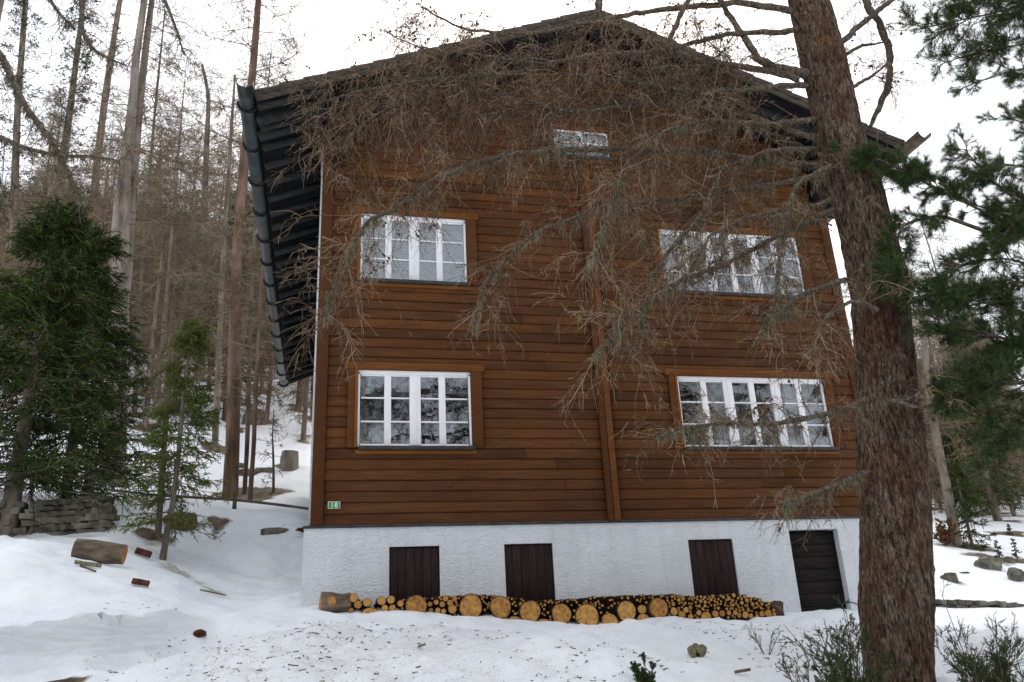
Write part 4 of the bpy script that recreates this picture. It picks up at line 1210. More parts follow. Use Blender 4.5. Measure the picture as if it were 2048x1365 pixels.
# two saplings in front of the fence
e = px_tree([(317, 1073, 13), (325, 940, 12), (332, 850, 9), (345, 720, 5), (352, 640, 3)],
            'thin dark sapling trunk left of the leaning young spruce', 33, nb=26, L=.8, t0=.3, twigs=5, sub=2)
P, R_ = from_base([(323, 1120), (336, 1052), (347, 1002), (358, 900), (368, 780), (380, 690), (388, 640)], (15, 12, 10, 9, 7, 5, 2))
e = empty('young_spruce', P[0], 'young leaning spruce with yellowish green drooping twigs and light brown stem in the snow', 'spruce')
trunk_mesh(P, R_, 'trunk', M['far_trunk'], e, seed=5)
C = resample(np.c_[np.array(P), R_], 30)[:, :3]; rng = np.random.default_rng(34)
Pb, tt, ln = along(C, None, 150, .2, .99, 1.1, 7, -.05, .3, rng, lambda t: np.interp(t, [0, .2, .4, 1], [.7, 1., .85, .15]))
P2, _, _ = shoots(Pb, 12, .2, 1., .36, 4, .8, .2, 0, .06, flat=.7, rng=rng)
P3, _, _ = shoots(P2, 4, .15, 1., .12, 3, .8, .15, 0, .06, rng=rng)
par = [tubes(P2, taper(len(P2), 4, .008, .004), 3)[:2] + (np.repeat(rng.normal(0, .3, len(P2)), 12),), tubes(P3, taper(len(P3), 3, .008, .004), 3)[:2] + (np.repeat(rng.normal(0, .3, len(P3)), 9),)]
V, F = needles(P3, 8, .026, .007, 1., rng); par.append((V, F, None))
V, F = needles(P2, 14, .026, .007, 1., rng); par.append((V, F, None))
V, Q, _ = tubes(Pb, taper(len(Pb), 7, .011, .004), 3); mesh_obj('branches', V, Q, M['far_trunk'], e, tone=np.zeros(len(V)))
cat_mesh('foliage', par, M['young'], e)

# right of the foreground larch
px_tree([(1914, 1092, 22), (1890, 960, 18), (1872, 870, 16), (1855, 760, 13), (1840, 600, 9)],
        'leaning greyish trunk just right of the big foreground larch', 41, mtr='grey_trunk', nb=60, L=2.2, t0=.3)
G = ground_at(1998, 1044)
spruce(G, 7.2, 2.3, 42, 'dark trunked spruce with drooping boughs over a bare earth patch on the right', 'spruce_dark', t0=.12, nb=130, tr=.2, lean=(-.5, 0), dens=1.)
G = ground_at(1945, 1092)
spruce(G, 4.6, 1.1, 43, 'slim dense spruce touching the snow between the leaning trunk and the earth patch', 'spruce', t0=.02, nb=120, tr=.06, dens=1.)
for i, (px, Yd, h, r_, lb) in enumerate([(1900, 34, 10, 2.2, 'spruce rising behind the leaning trunk right of the foreground larch'),
                                       (2040, 30, 11, 2.6, 'broad spruce half cut off by the right picture edge behind the clearing'),
                                       (1965, 46, 13, 2.6, 'tall distant spruce between two nearer ones on the right'),
                                       (2010, 62, 15, 3., 'farthest tall spruce on the right slope'),
                                       (1880, 60, 13, 2.6, 'distant spruce whose top shows just beside the foreground larch trunk')]):
    p = bp(px, 1200, Yd); spruce((p[0], Yd, hz1(p[0], Yd)), h, r_, 150 + i, lb, 'spruce' if i % 2 else 'spruce_dark', t0=.05, nb=120, tr=.14, dens=.9, thin=.02)
for i, (px, py, h, lb) in enumerate([(2000, 1118, .6, 'tiny spruce seedling sticking out of the snow beside the small boulder on the right'),
                                     (2036, 1122, .7, 'small spruce seedling at the right edge of the snowy clearing'),
                                     (2022, 1070, .45, 'smallest seedling higher up at the right edge')]):
    G = ground_at(px, py); spruce(G, h * 1.1, .2, 50 + i, lb, 'juniper', t0=.1, nb=26, tr=.015, dens=.5, thin=.009, K=4)
for i, (px, py, a, c_, m_, lb) in enumerate([(1985, 1140, .5, .32, 'rock', 'larger brown boulder in the snow clearing right of the larch trunk'),
                                       (1906, 1164, .32, .2, 'rock', 'small dark boulder close to the trunk of the foreground larch'),
                                       (2042, 1160, .4, .28, 'rock', 'rounded boulder cut by the right picture edge'),
                                       (2022, 1126, .22, .15, 'rock', 'fist sized mossy stone beside the seedling'),
                                       (1935, 1150, .22, .06, 'logbark_x', 'flat piece of dark bark between the two boulders')]):
    G = ground_at(px, py); rock('boulder' if m_ == 'rock' else 'bark_piece', (G[0], G[1] + .1, G[2] + c_ * .3), a * .75, a * .6, c_, M[m_], 60 + i, lb, 'rock' if m_ == 'rock' else 'bark')
G = ground_at(2010, 1052)

# ------------------------------------------------------------------ the hillside wood: individual slender larches
protos = []
rngp = np.random.default_rng(5)
for i in range(6):
    H = 11.5 + 1.9 * i
    k = np.linspace(0, 1, 12); C = np.stack([.25 * np.sin(k * 3 + i), .25 * np.cos(k * 2 + i), k * H - .4], 1)
    e = bare_tree(C, .105 * (1 - k) ** .8 + .004 + .006 * i * (1 - k), 'slender bare larch, one of the many standing close together on the snowy hillside', 200 + i,
                  mtr=('far_trunk', 'red_trunk', 'grey_trunk')[i % 3], nb=150 + 8 * i, L=2.5, t0=.06, group='slender larches of the hillside wood', twigs=9, sub=3, r=.016, tw_r=.010)
    protos.append(e)
sprot = spruce((0, 0, 0), 11, 2.1, 300, 'dark spruce scattered among the bare larches of the hillside', 'spruce', t0=.08, nb=120, tr=.14, dens=.8, group='spruces scattered in the hillside wood', thin=.02)
spot_used = [np.array(ground_at(a, b_)[:2]) for a, b_ in ((222, 968), (461, 995), (317, 1073), (323, 1120), (14, 1064))]
def place(root, loc, rz, sc):
    r = root.copy(); COL.objects.link(r); r.location = loc; r.rotation_euler = (0, 0, rz); r.scale = (sc, sc, sc)
    for ch in root.children:
        c = ch.copy(); COL.objects.link(c); c.parent = r
    return r
spots = []
rs = np.random.default_rng(21)
tries = 0
while len(spots) < 225 and tries < 20000:
    tries += 1
    if rs.random() < .74: px = rs.uniform(-60, 640); Y = 22 + 110 * rs.random() ** 1.1
    else: px = rs.uniform(1860, 2130); Y = 26 + 100 * rs.random() ** 1.1
    p = bp(px, 1250, Y); x = p[0]
    if -3 < x < 13 and Y < 24: continue
    q = np.array([x, Y])
    if any(np.hypot(*(q - u)) < 2.2 + Y * .016 for u in spots) or any(np.hypot(*(q - u)) < 2.5 for u in spot_used): continue
    spots.append(q)
first = [True] * 7
for n, q in enumerate(spots):
    z = hz1(q[0], q[1]) - .1
    i = 6 if rs.random() < .07 and q[1] > 24 else int(rs.integers(6))
    root = sprot if i == 6 else protos[i]
    sc = rs.uniform(.8, 1.2); rz = rs.uniform(0, 6.28)
    if first[i]:
        root.location = (q[0], q[1], z); root.rotation_euler = (0, 0, rz); root.scale = (sc,) * 3; first[i] = False
    else: place(root, (q[0], q[1], z), rz, sc)

# the wood farther up reads as one mass
def far_wood():
    rr = np.random.default_rng(8); n = 5200
    px = np.where(rr.random(n) < .72, rr.uniform(-260, 760, n), rr.uniform(1700, 2300, n)); Y = 60 + 330 * rr.random(n) ** 1.35
    s = np.array([s_of(p) for p in px]); X = CAM[0] + s * (Y - CAM[1]); Z = hz(X, Y) - .3
    H = rr.uniform(6, 10.5, n); lean = rr.normal(0, .02, (n, 2))
    B = np.stack([X, Y, Z], 1); k = np.linspace(0, 1, 3)
    C = B[:, None] + np.stack([lean[:, 0:1] * H[:, None] * k, lean[:, 1:2] * H[:, None] * k, H[:, None] * k], -1)
    tn = rr.normal(0, .5, n)
    V, Q, t_ = tubes(C, np.linspace(.16, .03, 3)[None] * np.ones((n, 1)), 3, tone=tn); par = [(V, Q, t_)]
    m = 26; t = rr.uniform(.12, .98, (n, m)); o = B[:, None] + np.stack([lean[:, 0:1] * H[:, None] * t, lean[:, 1:2] * H[:, None] * t, H[:, None] * t], -1)
    az = rr.uniform(0, 6.28, (n, m)); L = 2.1 * (1.05 - t) * rr.uniform(.6, 1.2, (n, m)) + .3
    d = np.stack([np.cos(az), np.sin(az), rr.uniform(-.15, .5, (n, m))], -1)
    e = o + d * L[..., None]; mid = (o + e) / 2; mid[..., 2] -= L * .12
    P = np.stack([o, mid, e], 2).reshape(-1, 3, 3)
    V, Q, t_ = tubes(P, np.linspace(.045, .018, 3)[None] * np.ones((len(P), 1)), 3, tone=np.repeat(tn, m)); par.append((V, Q, t_))
    o = cat_mesh('distant_wood', par, M['twig_far'], None)
    tag(o, 'brownish leafless larch wood covering the slope up to its crest', 'forest', kind='stuff')
far_wood()

# a few trees across the road behind the photographer (they show in the window panes)
for i, (x, y, k_) in enumerate([(-3, -27, 6), (1.5, -31, 2), (5.5, -26, 6), (9.5, -30, 4), (13, -25, 6), (-7.5, -30, 5), (17, -31, 3), (7.4, -34, 6), (19, -27, 6), (21.5, -24, 6), (24, -28, 4), (27, -25, 6), (22, -31, 2)]):
    place(sprot if k_ == 6 else protos[k_], (x, y, hz1(x, y)), i * 1.3, 1.1 if i < 8 else 1.6)

# ------------------------------------------------------------------ the foreground larch
YT = -6.3
larch = empty('larch_tree', (bp(1802, 1365, YT)[0], YT, -2.6), 'huge furrowed reddish larch in the foreground, its bare limbs veiling the chalet', 'tree')
TP = [(1830, 1700, 92), (1808, 1500, 74), (1802, 1365, 66), (1794, 1220, 72), (1793, 1100, 66), (1793, 1000, 65), (1782, 900, 64), (1777, 800, 56), (1770, 700, 54), (1766, 620, 53),
      (1752, 540, 50), (1729, 450, 46), (1708, 370, 46), (1687, 300, 46), (1665, 200, 43), (1641, 100, 43), (1617, 0, 38), (1585, -150, 34), (1545, -350, 29), (1490, -700, 20), (1450, -1100, 10), (1430, -1400, 3)]
P = []; R_ = []
for x, y, hw in TP:
    p = bp(x, y, YT); P.append(p); R_.append(hw / FPX * np.dot(p - CAM, RF))
TC = resample(np.c_[np.array(P), R_], 460)
sides = 120; a = np.arange(sides) * 2 * np.pi / sides
C = TC[:, :3]; Tn = unit(np.gradient(C, axis=0)); n1 = unit(np.cross(Tn, np.array([0, 1., 0]))); n2 = np.cross(Tn, n1)
arc = np.r_[0, np.cumsum(np.linalg.norm(np.diff(C, axis=0), axis=1))]
A2, Z2 = np.meshgrid(a, arc)
def ring_noise(fa, fz, sd):      # periodic in angle
    return vnoise(np.cos(A2) * fa + 40, np.sin(A2) * fa + Z2 * fz, sd)
warp = .35 * vnoise(np.cos(A2) * 2, np.sin(A2) * 2 + Z2 * 2.2, 31)
fur = vnoise((A2 / (2 * np.pi) * 30 + warp * 3.0) % 30, Z2 * 3.6 + warp * 2, 32); fur = np.where(A2 > 2 * np.pi * .985, fur[:, :1], fur)
fur2 = vnoise((A2 / (2 * np.pi) * 58 + warp * 4) % 58, Z2 * 9, 33)
disp = .10 * ring_noise(1.3, .9, 30) + .085 * np.sqrt(np.abs(fur)) - .04 + .045 * np.abs(fur2) + .03 * ring_noise(6, 5, 36)
rad = TC[:, 3][:, None] * (1 + disp * 1.0)
V = C[:, None] + rad[..., None] * (np.cos(A2)[..., None] * n1[:, None] + np.sin(A2)[..., None] * n2[:, None])
i = np.arange(len(C) - 1)[:, None] * sides; j = np.arange(sides)[None]
Q = np.stack([i + j, i + (j + 1) % sides, i + (j + 1) % sides + sides, i + j + sides], -1).reshape(-1, 4)
mesh_obj('trunk', V.reshape(-1, 3), Q, M['bark'], larch, True)

rl = np.random.default_rng(55)
_seg = TC[None, 60:330, :3]
D1, _, _ = shoots(_seg, 95, .0, 1., .62, 7, 1.35, .25, .05, .14, rng=rl, taper=.1)
D2, _, _ = shoots(D1, 5, .5, 1., .2, 5, .8, .3, 0, .14, rng=rl)
V_, Q_, _ = tubes(D1, taper(len(D1), 7, .006, .002), 4); V2_, Q2_, _ = tubes(D2, taper(len(D2), 5, .003, .0013), 3)
o_ = cat_mesh('dead_twigs', [(V_, Q_, None), (V2_, Q2_, None)], M['twig'], larch); o_['kind'] = 'stuff'
D3, _, _ = shoots(D1, 26, .45, .9, .06, 3, 1.4, .6, -.2, .2, rng=rl, taper=.1)
V_, Q_, _ = tubes(D3, taper(len(D3), 3, .004, .0016), 3); o_ = cat_mesh('lichen', [(V_, Q_, None)], M['lichen'], larch); o_['kind'] = 'stuff'
# (photo polyline with pixel widths, depth at start, depth at end, shoots per metre, shoot length, lichen)
LIMBS = [
    ([(1620, 150, 20), (1548, 135, 17), (1515, 117, 15), (1493, 80, 13), (1464, 40, 12), (1434, -10, 10), (1380, -90, 6)], -6.3, -6.1, 5, .8, .4),
    ([(1600, 160, 14), (1530, 140, 13), (1434, 126, 12), (1330, 165, 9), (1200, 215, 7), (1060, 235, 6), (930, 232, 5), (830, 262, 3)], -6.3, -5.7, 11, .8, .8),
    ([(1650, 335, 14), (1500, 318, 12), (1400, 300, 12), (1300, 298, 12), (1200, 300, 12), (1100, 302, 11), (1000, 312, 10), (900, 345, 9), (862, 362, 8), (790, 420, 8), (740, 438, 7), (700, 490, 6), (672, 560, 4), (650, 640, 2)], -6.2, -5.9, 12, .75, 1.6),
    ([(1640, 300, 12), (1540, 300, 10), (1440, 340, 9), (1410, 420, 8), (1340, 500, 8), (1300, 560, 7), (1290, 620, 6), (1230, 645, 4)], -6.2, -6.6, 11, .7, 1.6),
    ([(1615, 170, 12), (1400, 185, 10), (1150, 150, 8), (950, 150, 7), (800, 168, 6), (690, 190, 4), (615, 215, 3)], -6.3, -5.6, 12, .75, .8),
    ([(1600, 25, 14), (1480, 5, 12), (1300, 22, 10), (1200, 42, 9), (1050, 70, 7), (930, 60, 5), (840, 15, 3)], -6.3, -5.8, 10, .7, .5),
    ([(1665, 420, 12), (1560, 470, 10), (1450, 530, 9), (1330, 575, 7), (1240, 650, 5), (1180, 720, 2)], -6.3, -6.7, 10, .7, 1.6),
    ([(1690, 560, 12), (1600, 590, 9), (1530, 650, 7), (1500, 700, 4)], -6.5, -7.0, 9, .6, 1.3),
    ([(1650, 350, 10), (1450, 385, 9), (1200, 415, 7), (1060, 470, 6), (970, 560, 5), (950, 650, 3)], -6.2, -5.8, 11, .7, 1.2),
    ([(1735, 800, 12), (1640, 832, 10), (1540, 850, 9), (1440, 846, 7), (1360, 856, 5), (1310, 880, 3)], -6.5, -7.0, 12, .55, 1.3),
    ([(1735, 945, 13), (1680, 965, 11), (1620, 990, 10), (1560, 1010, 8)], -6.5, -6.9, 8, .4, 1.6),
    ([(1640, 280, 12), (1480, 225, 10), (1300, 205, 8), (1150, 225, 7), (1000, 190, 6), (880, 175, 5), (760, 225, 4), (700, 270, 3), (655, 330, 2)], -6.2, -5.7, 12, .8, .7),
    ([(1630, 240, 12), (1520, 250, 9), (1420, 240, 9), (1330, 260, 7), (1250, 330, 6), (1220, 420, 4), (1180, 520, 3)], -6.3, -6.5, 11, .7, 1.2),
    ([(1600, 60, 12), (1450, 70, 10), (1330, 100, 8), (1200, 110, 7), (1080, 130, 6), (960, 110, 5), (850, 100, 3), (760, 60, 2)], -6.3, -6.0, 11, .8, .6),
    ([(1590, -60, 16), (1480, -130, 13), (1410, -70, 11), (1376, 0, 10), (1350, 60, 10), (1326, 106, 8)], -6.3, -6.2, 3, .6, .3),
    ([(1590, -100, 20), (1400, -190, 18), (1240, -120, 17), (1202, -40, 16), (1197, 20, 15), (1190, 60, 9)], -6.3, -6.0, 6, .6, .3),
    ([(1675, 92, 12), (1740, 34, 11), (1800, -12, 8), (1880, -70, 4)], -6.3, -6.3, 5, .5, .2),
    ([(1560, -300, 18), (1660, -200, 16), (1715, -60, 15), (1738, 15, 14), (1768, 62, 14), (1782, 120, 13), (1775, 180, 13), (1752, 232, 11), (1736, 262, 7)], -6.3, -6.1, 5, .5, .3),
    ([(1690, 108, 8), (1730, 90, 6), (1768, 86, 3)], -6.4, -6.3, 8, .4, .2),
    ([(1705, 175, 8), (1740, 155, 6), (1775, 130, 3)], -6.4, -6.3, 9, .4, .2),
    ([(1780, 800, 12), (1825, 800, 9), (1850, 775, 6), (1890, 760, 3)], -6.7, -6.8, 9, .5, .8),
    ([(1775, 800, 10), (1830, 815, 7), (1900, 812, 4), (1990, 850, 2)], -6.7, -6.8, 7, .4, .4),
    ([(1755, 620, 10), (1700, 600, 7), (1650, 640, 5), (1610, 720, 3)], -6.9, -7.2, 10, .6, .8),
    ([(1660, 330, 10), (1590, 370, 8), (1560, 470, 7), (1555, 560, 5), (1545, 640, 3)], -6.6, -7.0, 9, .5, 1.6),
    ([(1665, 400, 10), (1600, 420, 8), (1500, 430, 7), (1420, 470, 5), (1380, 540, 3)], -6.5, -6.8, 10, .6, 1.2),
]
CONES = []
for n, (pl, ya, yb_, dens, L, lich) in enumerate(LIMBS):
    m = len(pl); P = []; R_ = []
    for q, (x, y, w) in enumerate(pl):
        Y = ya + (yb_ - ya) * q / (m - 1) + (.12 * math.sin(q * 2.1 + n) if 0 < q else 0)
        p = bp(x, y, Y); P.append(p); R_.append(w / 2 / FPX * np.dot(p - CAM, RF))
    ln = sum(np.linalg.norm(P[i + 1] - P[i]) for i in range(m - 1))
    B_ = resample(np.c_[np.array(P), R_], max(24, int(ln * 26)))
    B_[:, :3] += .012 * np.stack([vnoise(np.arange(len(B_)) * .35, np.full(len(B_), c * 9.1 + n), 3) for c in range(3)], 1)
    rr = 1.0 * B_[:, 3] * (1 + .16 * vnoise(np.arange(len(B_)) * .8, np.full(len(B_), n * 3.3), 4))
    V, Q, _ = tubes(B_[None, :, :3], rr[None], 10)
    limb = mesh_obj('limb', V, Q, M['branch'], larch, True)
    nb = int(dens * ln * (1.75 if n in (1, 4, 11, 12, 13) else 1.15)); par = []
    S1, t1, l1 = shoots(B_[None, :, :3], nb, .12, 1., L, 9, 1.05, .38, .05, .16, taper=.35, rng=rl)
    tn = rl.normal(0, .4, len(S1)); r1 = np.clip(l1 / L, .4, 1.2)
    V, Q, _ = tubes(S1, taper(len(S1), 9, .0052, .0017, r1), 4); par.append((V, Q, np.repeat(tn, 36)))
    S2, _, l2 = shoots(S1, 8, .12, 1., L * .46, 7, .8, .42, .05, .2, taper=.4, rng=rl)
    V, Q, _ = tubes(S2, taper(len(S2), 7, .0028, .0013), 3); par.append((V, Q, np.repeat(rl.normal(.1, .4, len(S2)), 21)))
    S3, _, _ = shoots(S2, 2, .15, 1., L * .17, 5, .9, .25, 0, .14, rng=rl)
    V, Q, _ = tubes(S3, taper(len(S3), 5, .0021, .0011), 3); par.append((V, Q, np.repeat(rl.normal(.2, .4, len(S3)), 15)))
    # the short spurs along each twig
    SP, _, _ = shoots(S2, 9, .05, 1., .012, 2, 1.3, 0, 0, 0, rng=rl)
    V, Q, _ = tubes(SP, taper(len(SP), 2, .0030, .0022), 3); par.append((V, Q, np.zeros(len(V))))
    tw = cat_mesh('twigs', par, M['twig'], limb); tw['kind'] = 'stuff'
    if lich > .35:
        par = []
        D, _, _ = shoots(B_[None, :, :3], int(95 * ln * lich), .0, 1., .055, 3, 1.4, .5, -.2, .2, rng=rl, taper=.1)
        V, Q, _ = tubes(D, taper(len(D), 3, .0035, .0014), 3); par.append((V, Q, np.repeat(rl.normal(0, .5, len(D)), 9)))
        D, _, _ = shoots(S1, int(5.5 * lich) + 1, .0, .9, .06, 3, 1.4, .6, -.2, .2, rng=rl, taper=.2)
        V, Q, _ = tubes(D, taper(len(D), 3, .0036, .0014), 3); par.append((V, Q, np.repeat(rl.normal(0, .5, len(D)), 9)))
        if lich > 1.:
            # beards hanging straight down
            k_ = int(6 * ln * lich); D, _, _ = shoots(B_[None, :, :3], k_, .05, 1., .02, 2, 1.4, 0, 0, 0, rng=rl); D = np.repeat(D, 16, axis=0)
            st = D[:, 0] + rl.normal(0, .012, (len(D), 3)); s_ = np.linspace(0, 1, 5)[None, :, None]; hl = np.repeat(rl.uniform(.06, .24, k_), 16) * rl.uniform(.4, 1, len(D))
            Hh = st[:, None] + s_ * np.stack([rl.normal(0, .02, len(D)), rl.normal(0, .02, len(D)), -hl], 1)[:, None]
            Hh = Hh + rl.normal(0, .006, Hh.shape)
            V, Q, _ = tubes(Hh, taper(len(Hh), 5, .0032, .0014), 3); par.append((V, Q, np.repeat(rl.normal(.3, .4, len(Hh)), 15)))
        li = cat_mesh('lichen', par, M['lichen'], limb); li['kind'] = 'stuff'
    k_ = rl.random(len(S2)) < (.16 if n in (1, 4, 5, 11, 13, 2) else .05)
    CONES.append(S2[k_, -3]); CONES.append(S2[k_, 3])
# larch cones: small scaly eggs
cv = []; cf = []; nn_ = 0
for c in np.concatenate(CONES):
    r_ = rl.uniform(.009, .014); rings = [(-1., .15), (-.6, .8), (0, 1.), (.6, .7), (1.1, .1)]; az = rl.uniform(0, 6, 1)[0]
    ax = unit(rl.normal(size=3)); p1 = unit(np.cross(ax, [0, .3, 1])); p2 = np.cross(ax, p1)
    for zz, q in rings:
        for j_ in range(6):
            an = az + j_ * math.pi / 3; cv.append(c + ax * zz * r_ * 1.2 + (p1 * math.cos(an) + p2 * math.sin(an)) * r_ * q)
    for k_ in range(4):
        for j_ in range(6): cf.append((nn_ + k_ * 6 + j_, nn_ + k_ * 6 + (j_ + 1) % 6, nn_ + (k_ + 1) * 6 + (j_ + 1) % 6, nn_ + (k_ + 1) * 6 + j_))
    nn_ += 30
co = mesh_obj('cones', cv, np.array(cf), M['cone'], larch); co['kind'] = 'stuff'

# ------------------------------------------------------------------ the pine on the right whose trunk stands outside the frame
YP = -7.2
pb = bp(2560, 1300, YP); pine = empty('pine_tree', (pb[0], YP, hz1(pb[0], YP)), 'dark needled pine reaching in from the right edge with long tufted boughs', 'pine')
trunk_mesh([(pb[0], YP, hz1(pb[0], YP) - .3), (pb[0] + .05, YP, 1.0), (pb[0] - .05, YP, 4), (pb[0], YP, 8)], [.2, .17, .13, .05], 'trunk', M['far_trunk'], pine)
rp_ = np.random.default_rng(66)
def pine_limb(pl, ya, yb_, n1, L1, n2, L2, nn, parent, ln_=.098, w_=.0027, mfol='pine', droop=.12, up=.12, rb=1.):
    if pl[0][0] > 2300: pl = [(2545, pl[0][1] + 60)] + list(pl)
    m = len(pl); P = [bp(x, y, ya + (yb_ - ya) * q / (m - 1)) for q, (x, y) in enumerate(pl)]
    B_ = resample(np.array(P), 26); l = np.linalg.norm(np.diff(B_, axis=0), axis=1).sum()
    R_ = np.linspace(.022, .006, 26) * rb
    V, Q, _ = tubes(B_[None], R_[None], 8); limb = mesh_obj('limb', V, Q, M['branch'], parent, True)
    S1, _, _ = shoots(B_[None], int(n1 * 2.5), .27, 1., L1, 7, .8, droop, up, .14, taper=.4, rng=rp_)
    S1 = np.concatenate([S1, B_[None, ::4][:, -7:]], 0) if B_[None, ::4].shape[1] >= 7 else S1
    S2, _, _ = shoots(S1, n2 + 2, .2, 1., L2, 5, .75, .0, up * 1.3, .1, taper=.3, rng=rp_)
    par = []
    V, Q, _ = tubes(S1, taper(len(S1), 7, .0065, .003), 4); V2, Q2, _ = tubes(S2, taper(len(S2), 5, .0036, .0025), 3)
    tw = cat_mesh('twigs', [(V, Q, None), (V2, Q2, None)], M['branch'], limb); tw['kind'] = 'stuff'
    V, F = needles(S2, int(nn * .62), ln_, w_, .72, rp_, tip=.35, t0=.2); par = [(V, F, np.repeat(rp_.normal(0, .45, len(F)), 3))]
    V, F = needles(S1, int(nn * .8), ln_, w_, .72, rp_, tip=.4, t0=.4); par.append((V, F, np.repeat(rp_.normal(0, .45, len(F)), 3)))
    fo = cat_mesh('needles', par, M[mfol], limb); fo['kind'] = 'stuff'
PL = [
    ([(2330, -160), (2150, -30), (2020, 20), (1900, 45), (1830, 60)], -7.2, -6.7, 34, .5, 8, .16, 80),
    ([(2330, -60), (2160, 40), (2060, 90), (1960, 100), (1880, 130)], -7.2, -6.7, 28, .42, 7, .14, 80),
    ([(2330, -260), (2100, -120), (1950, -60), (1860, -30)], -7.2, -6.8, 26, .5, 8, .15, 80),
    ([(2330, 420), (2160, 300), (2060, 250), (2000, 230)], -7.2, -6.9, 14, .34, 5, .12, 90),
    ([(2330, 640), (2150, 500), (2000, 425), (1900, 395), (1820, 350)], -7.2, -6.6, 22, .38, 6, .12, 90),
    ([(2330, 560), (2150, 450), (2040, 410), (1960, 340), (1930, 300)], -7.2, -6.9, 18, .36, 6, .12, 90),
    ([(2330, 700), (2150, 560), (2000, 510), (1900, 540), (1850, 570)], -7.2, -6.8, 18, .36, 5, .12, 80),
    ([(2330, 780), (2150, 660), (2000, 610), (1880, 590), (1780, 560)], -7.2, -6.9, 28, .36, 8, .13, 90),
    ([(2330, 860), (2150, 740), (2020, 680), (1950, 660), (1880, 650)], -7.2, -6.9, 30, .4, 8, .14, 90),
    ([(2330, 900), (2150, 800), (2040, 760), (1950, 770), (1890, 800)], -7.2, -6.9, 28, .38, 8, .14, 90),
    ([(2330, 760), (2120, 700), (2000, 720), (1930, 740)], -7.2, -6.8, 26, .36, 8, .14, 90),
    ([(2200, 560), (2000, 440), (1860, 370), (1760, 320), (1690, 290)], -6.9, -6.7, 22, .26, 7, .10, 90),
    ([(2330, 260), (2180, 160), (2080, 130), (1990, 150), (1930, 175)], -7.2, -6.9, 18, .36, 6, .13, 90),
    ([(2330, 500), (2160, 380), (2060, 330), (1980, 330), (1930, 360)], -7.2, -6.7, 20, .36, 6, .13, 90),
    ([(2330, 640), (2150, 590), (2040, 560), (1960, 580), (1900, 620)], -7.2, -6.9, 22, .36, 7, .13, 90),
    ([(2330, 480), (2160, 420), (2080, 400), (2020, 450), (1990, 500)], -7.2, -7.0, 20, .34, 7, .13, 90),
    ([(2330, 960), (2150, 880), (2060, 850), (1990, 870), (1950, 900)], -7.2, -6.9, 16, .34, 6, .13, 90),
    ([(2330, 0), (2160, 0), (2040, 0), (1960, 10), (1900, 0)], -7.2, -6.8, 24, .42, 7, .14, 90),
    ([(1990, 470), (1880, 430), (1800, 450), (1785, 540), (1780, 590)], -6.9, -6.8, 14, .2, 6, .10, 90),
]
for a_ in PL: pine_limb(*a_, pine)

# old tree outside the left edge whose mossy drooping boughs cross the sky
YO = -5.5
ob = bp(-330, 1250, YO); old = empty('old_larch', (ob[0], YO, hz1(ob[0], YO)), 'old larch outside the left edge with mossy dark drooping boughs across the upper left sky', 'tree')
trunk_mesh([(ob[0], YO, hz1(ob[0], YO) - .3), (ob[0], YO, 2), (ob[0] + .1, YO, 6), (ob[0], YO, 10)], [.26, .22, .17, .1], 'trunk', M['far_trunk'], old)
ro = np.random.default_rng(88)
for n, (pl, dens, L, lich) in enumerate([
    ([(-330, -60, 16), (-120, 20, 14), (0, 103, 13), (24, 160, 12), (50, 213, 12), (90, 262, 9), (130, 330, 6), (160, 400, 3)], 6, .5, 2.2),
    ([(-330, 200, 14), (-100, 240, 11), (0, 274, 10), (50, 297, 9), (114, 312, 8), (190, 314, 6), (240, 322, 3)], 7, .5, 1.2),
    ([(-330, -500, 18), (-80, -330, 14), (100, -160, 11), (164, -20, 9), (162, 69, 8), (192, 110, 6), (250, 130, 3)], 6, .6, .8),
    ([(-330, -520, 16), (0, -400, 13), (250, -180, 9), (325, -10, 7), (352, 55, 5), (368, 110, 3)], 5, .6, .4),
    ([(-330, -420, 14), (-60, -240, 12), (60, -80, 9), (110, 20, 7), (150, 60, 4)], 6, .5, .6)]):
    P = [bp(x, y, YO) for x, y, w in pl]; R_ = [w / 2 / FPX * np.dot(p - CAM, RF) for p, (x, y, w) in zip(P, pl)]
    B_ = resample(np.c_[np.array(P), R_], 60); ln = np.linalg.norm(np.diff(B_[:, :3], axis=0), axis=1).sum()
    V, Q, _ = tubes(B_[None, :, :3], B_[None, :, 3], 8); limb = mesh_obj('limb', V, Q, M['branch'], old, True)
    S1, _, _ = shoots(B_[None, :, :3], int(dens * ln), .3, 1., L, 8, .9, .35, 0, .18, rng=ro)
    S2, _, _ = shoots(S1, 5, .2, 1., L * .4, 6, .8, .3, 0, .16, rng=ro)
    V, Q, _ = tubes(S1, taper(len(S1), 8, .006, .002), 4); V2, Q2, _ = tubes(S2, taper(len(S2), 6, .003, .0015), 3)
    tw = cat_mesh('twigs', [(V, Q, None), (V2, Q2, None)], M['branch'], limb); tw['kind'] = 'stuff'
    D, _, _ = shoots(B_[None, :, :3], int(170 * ln * lich), .2, 1., .06, 3, 1.4, .7, -.2, .2, rng=ro, taper=.1)
    V, Q, _ = tubes(D, taper(len(D), 3, .005, .002), 3); li = cat_mesh('lichen', [(V, Q, None)], M['lichen'], limb); li['kind'] = 'stuff'

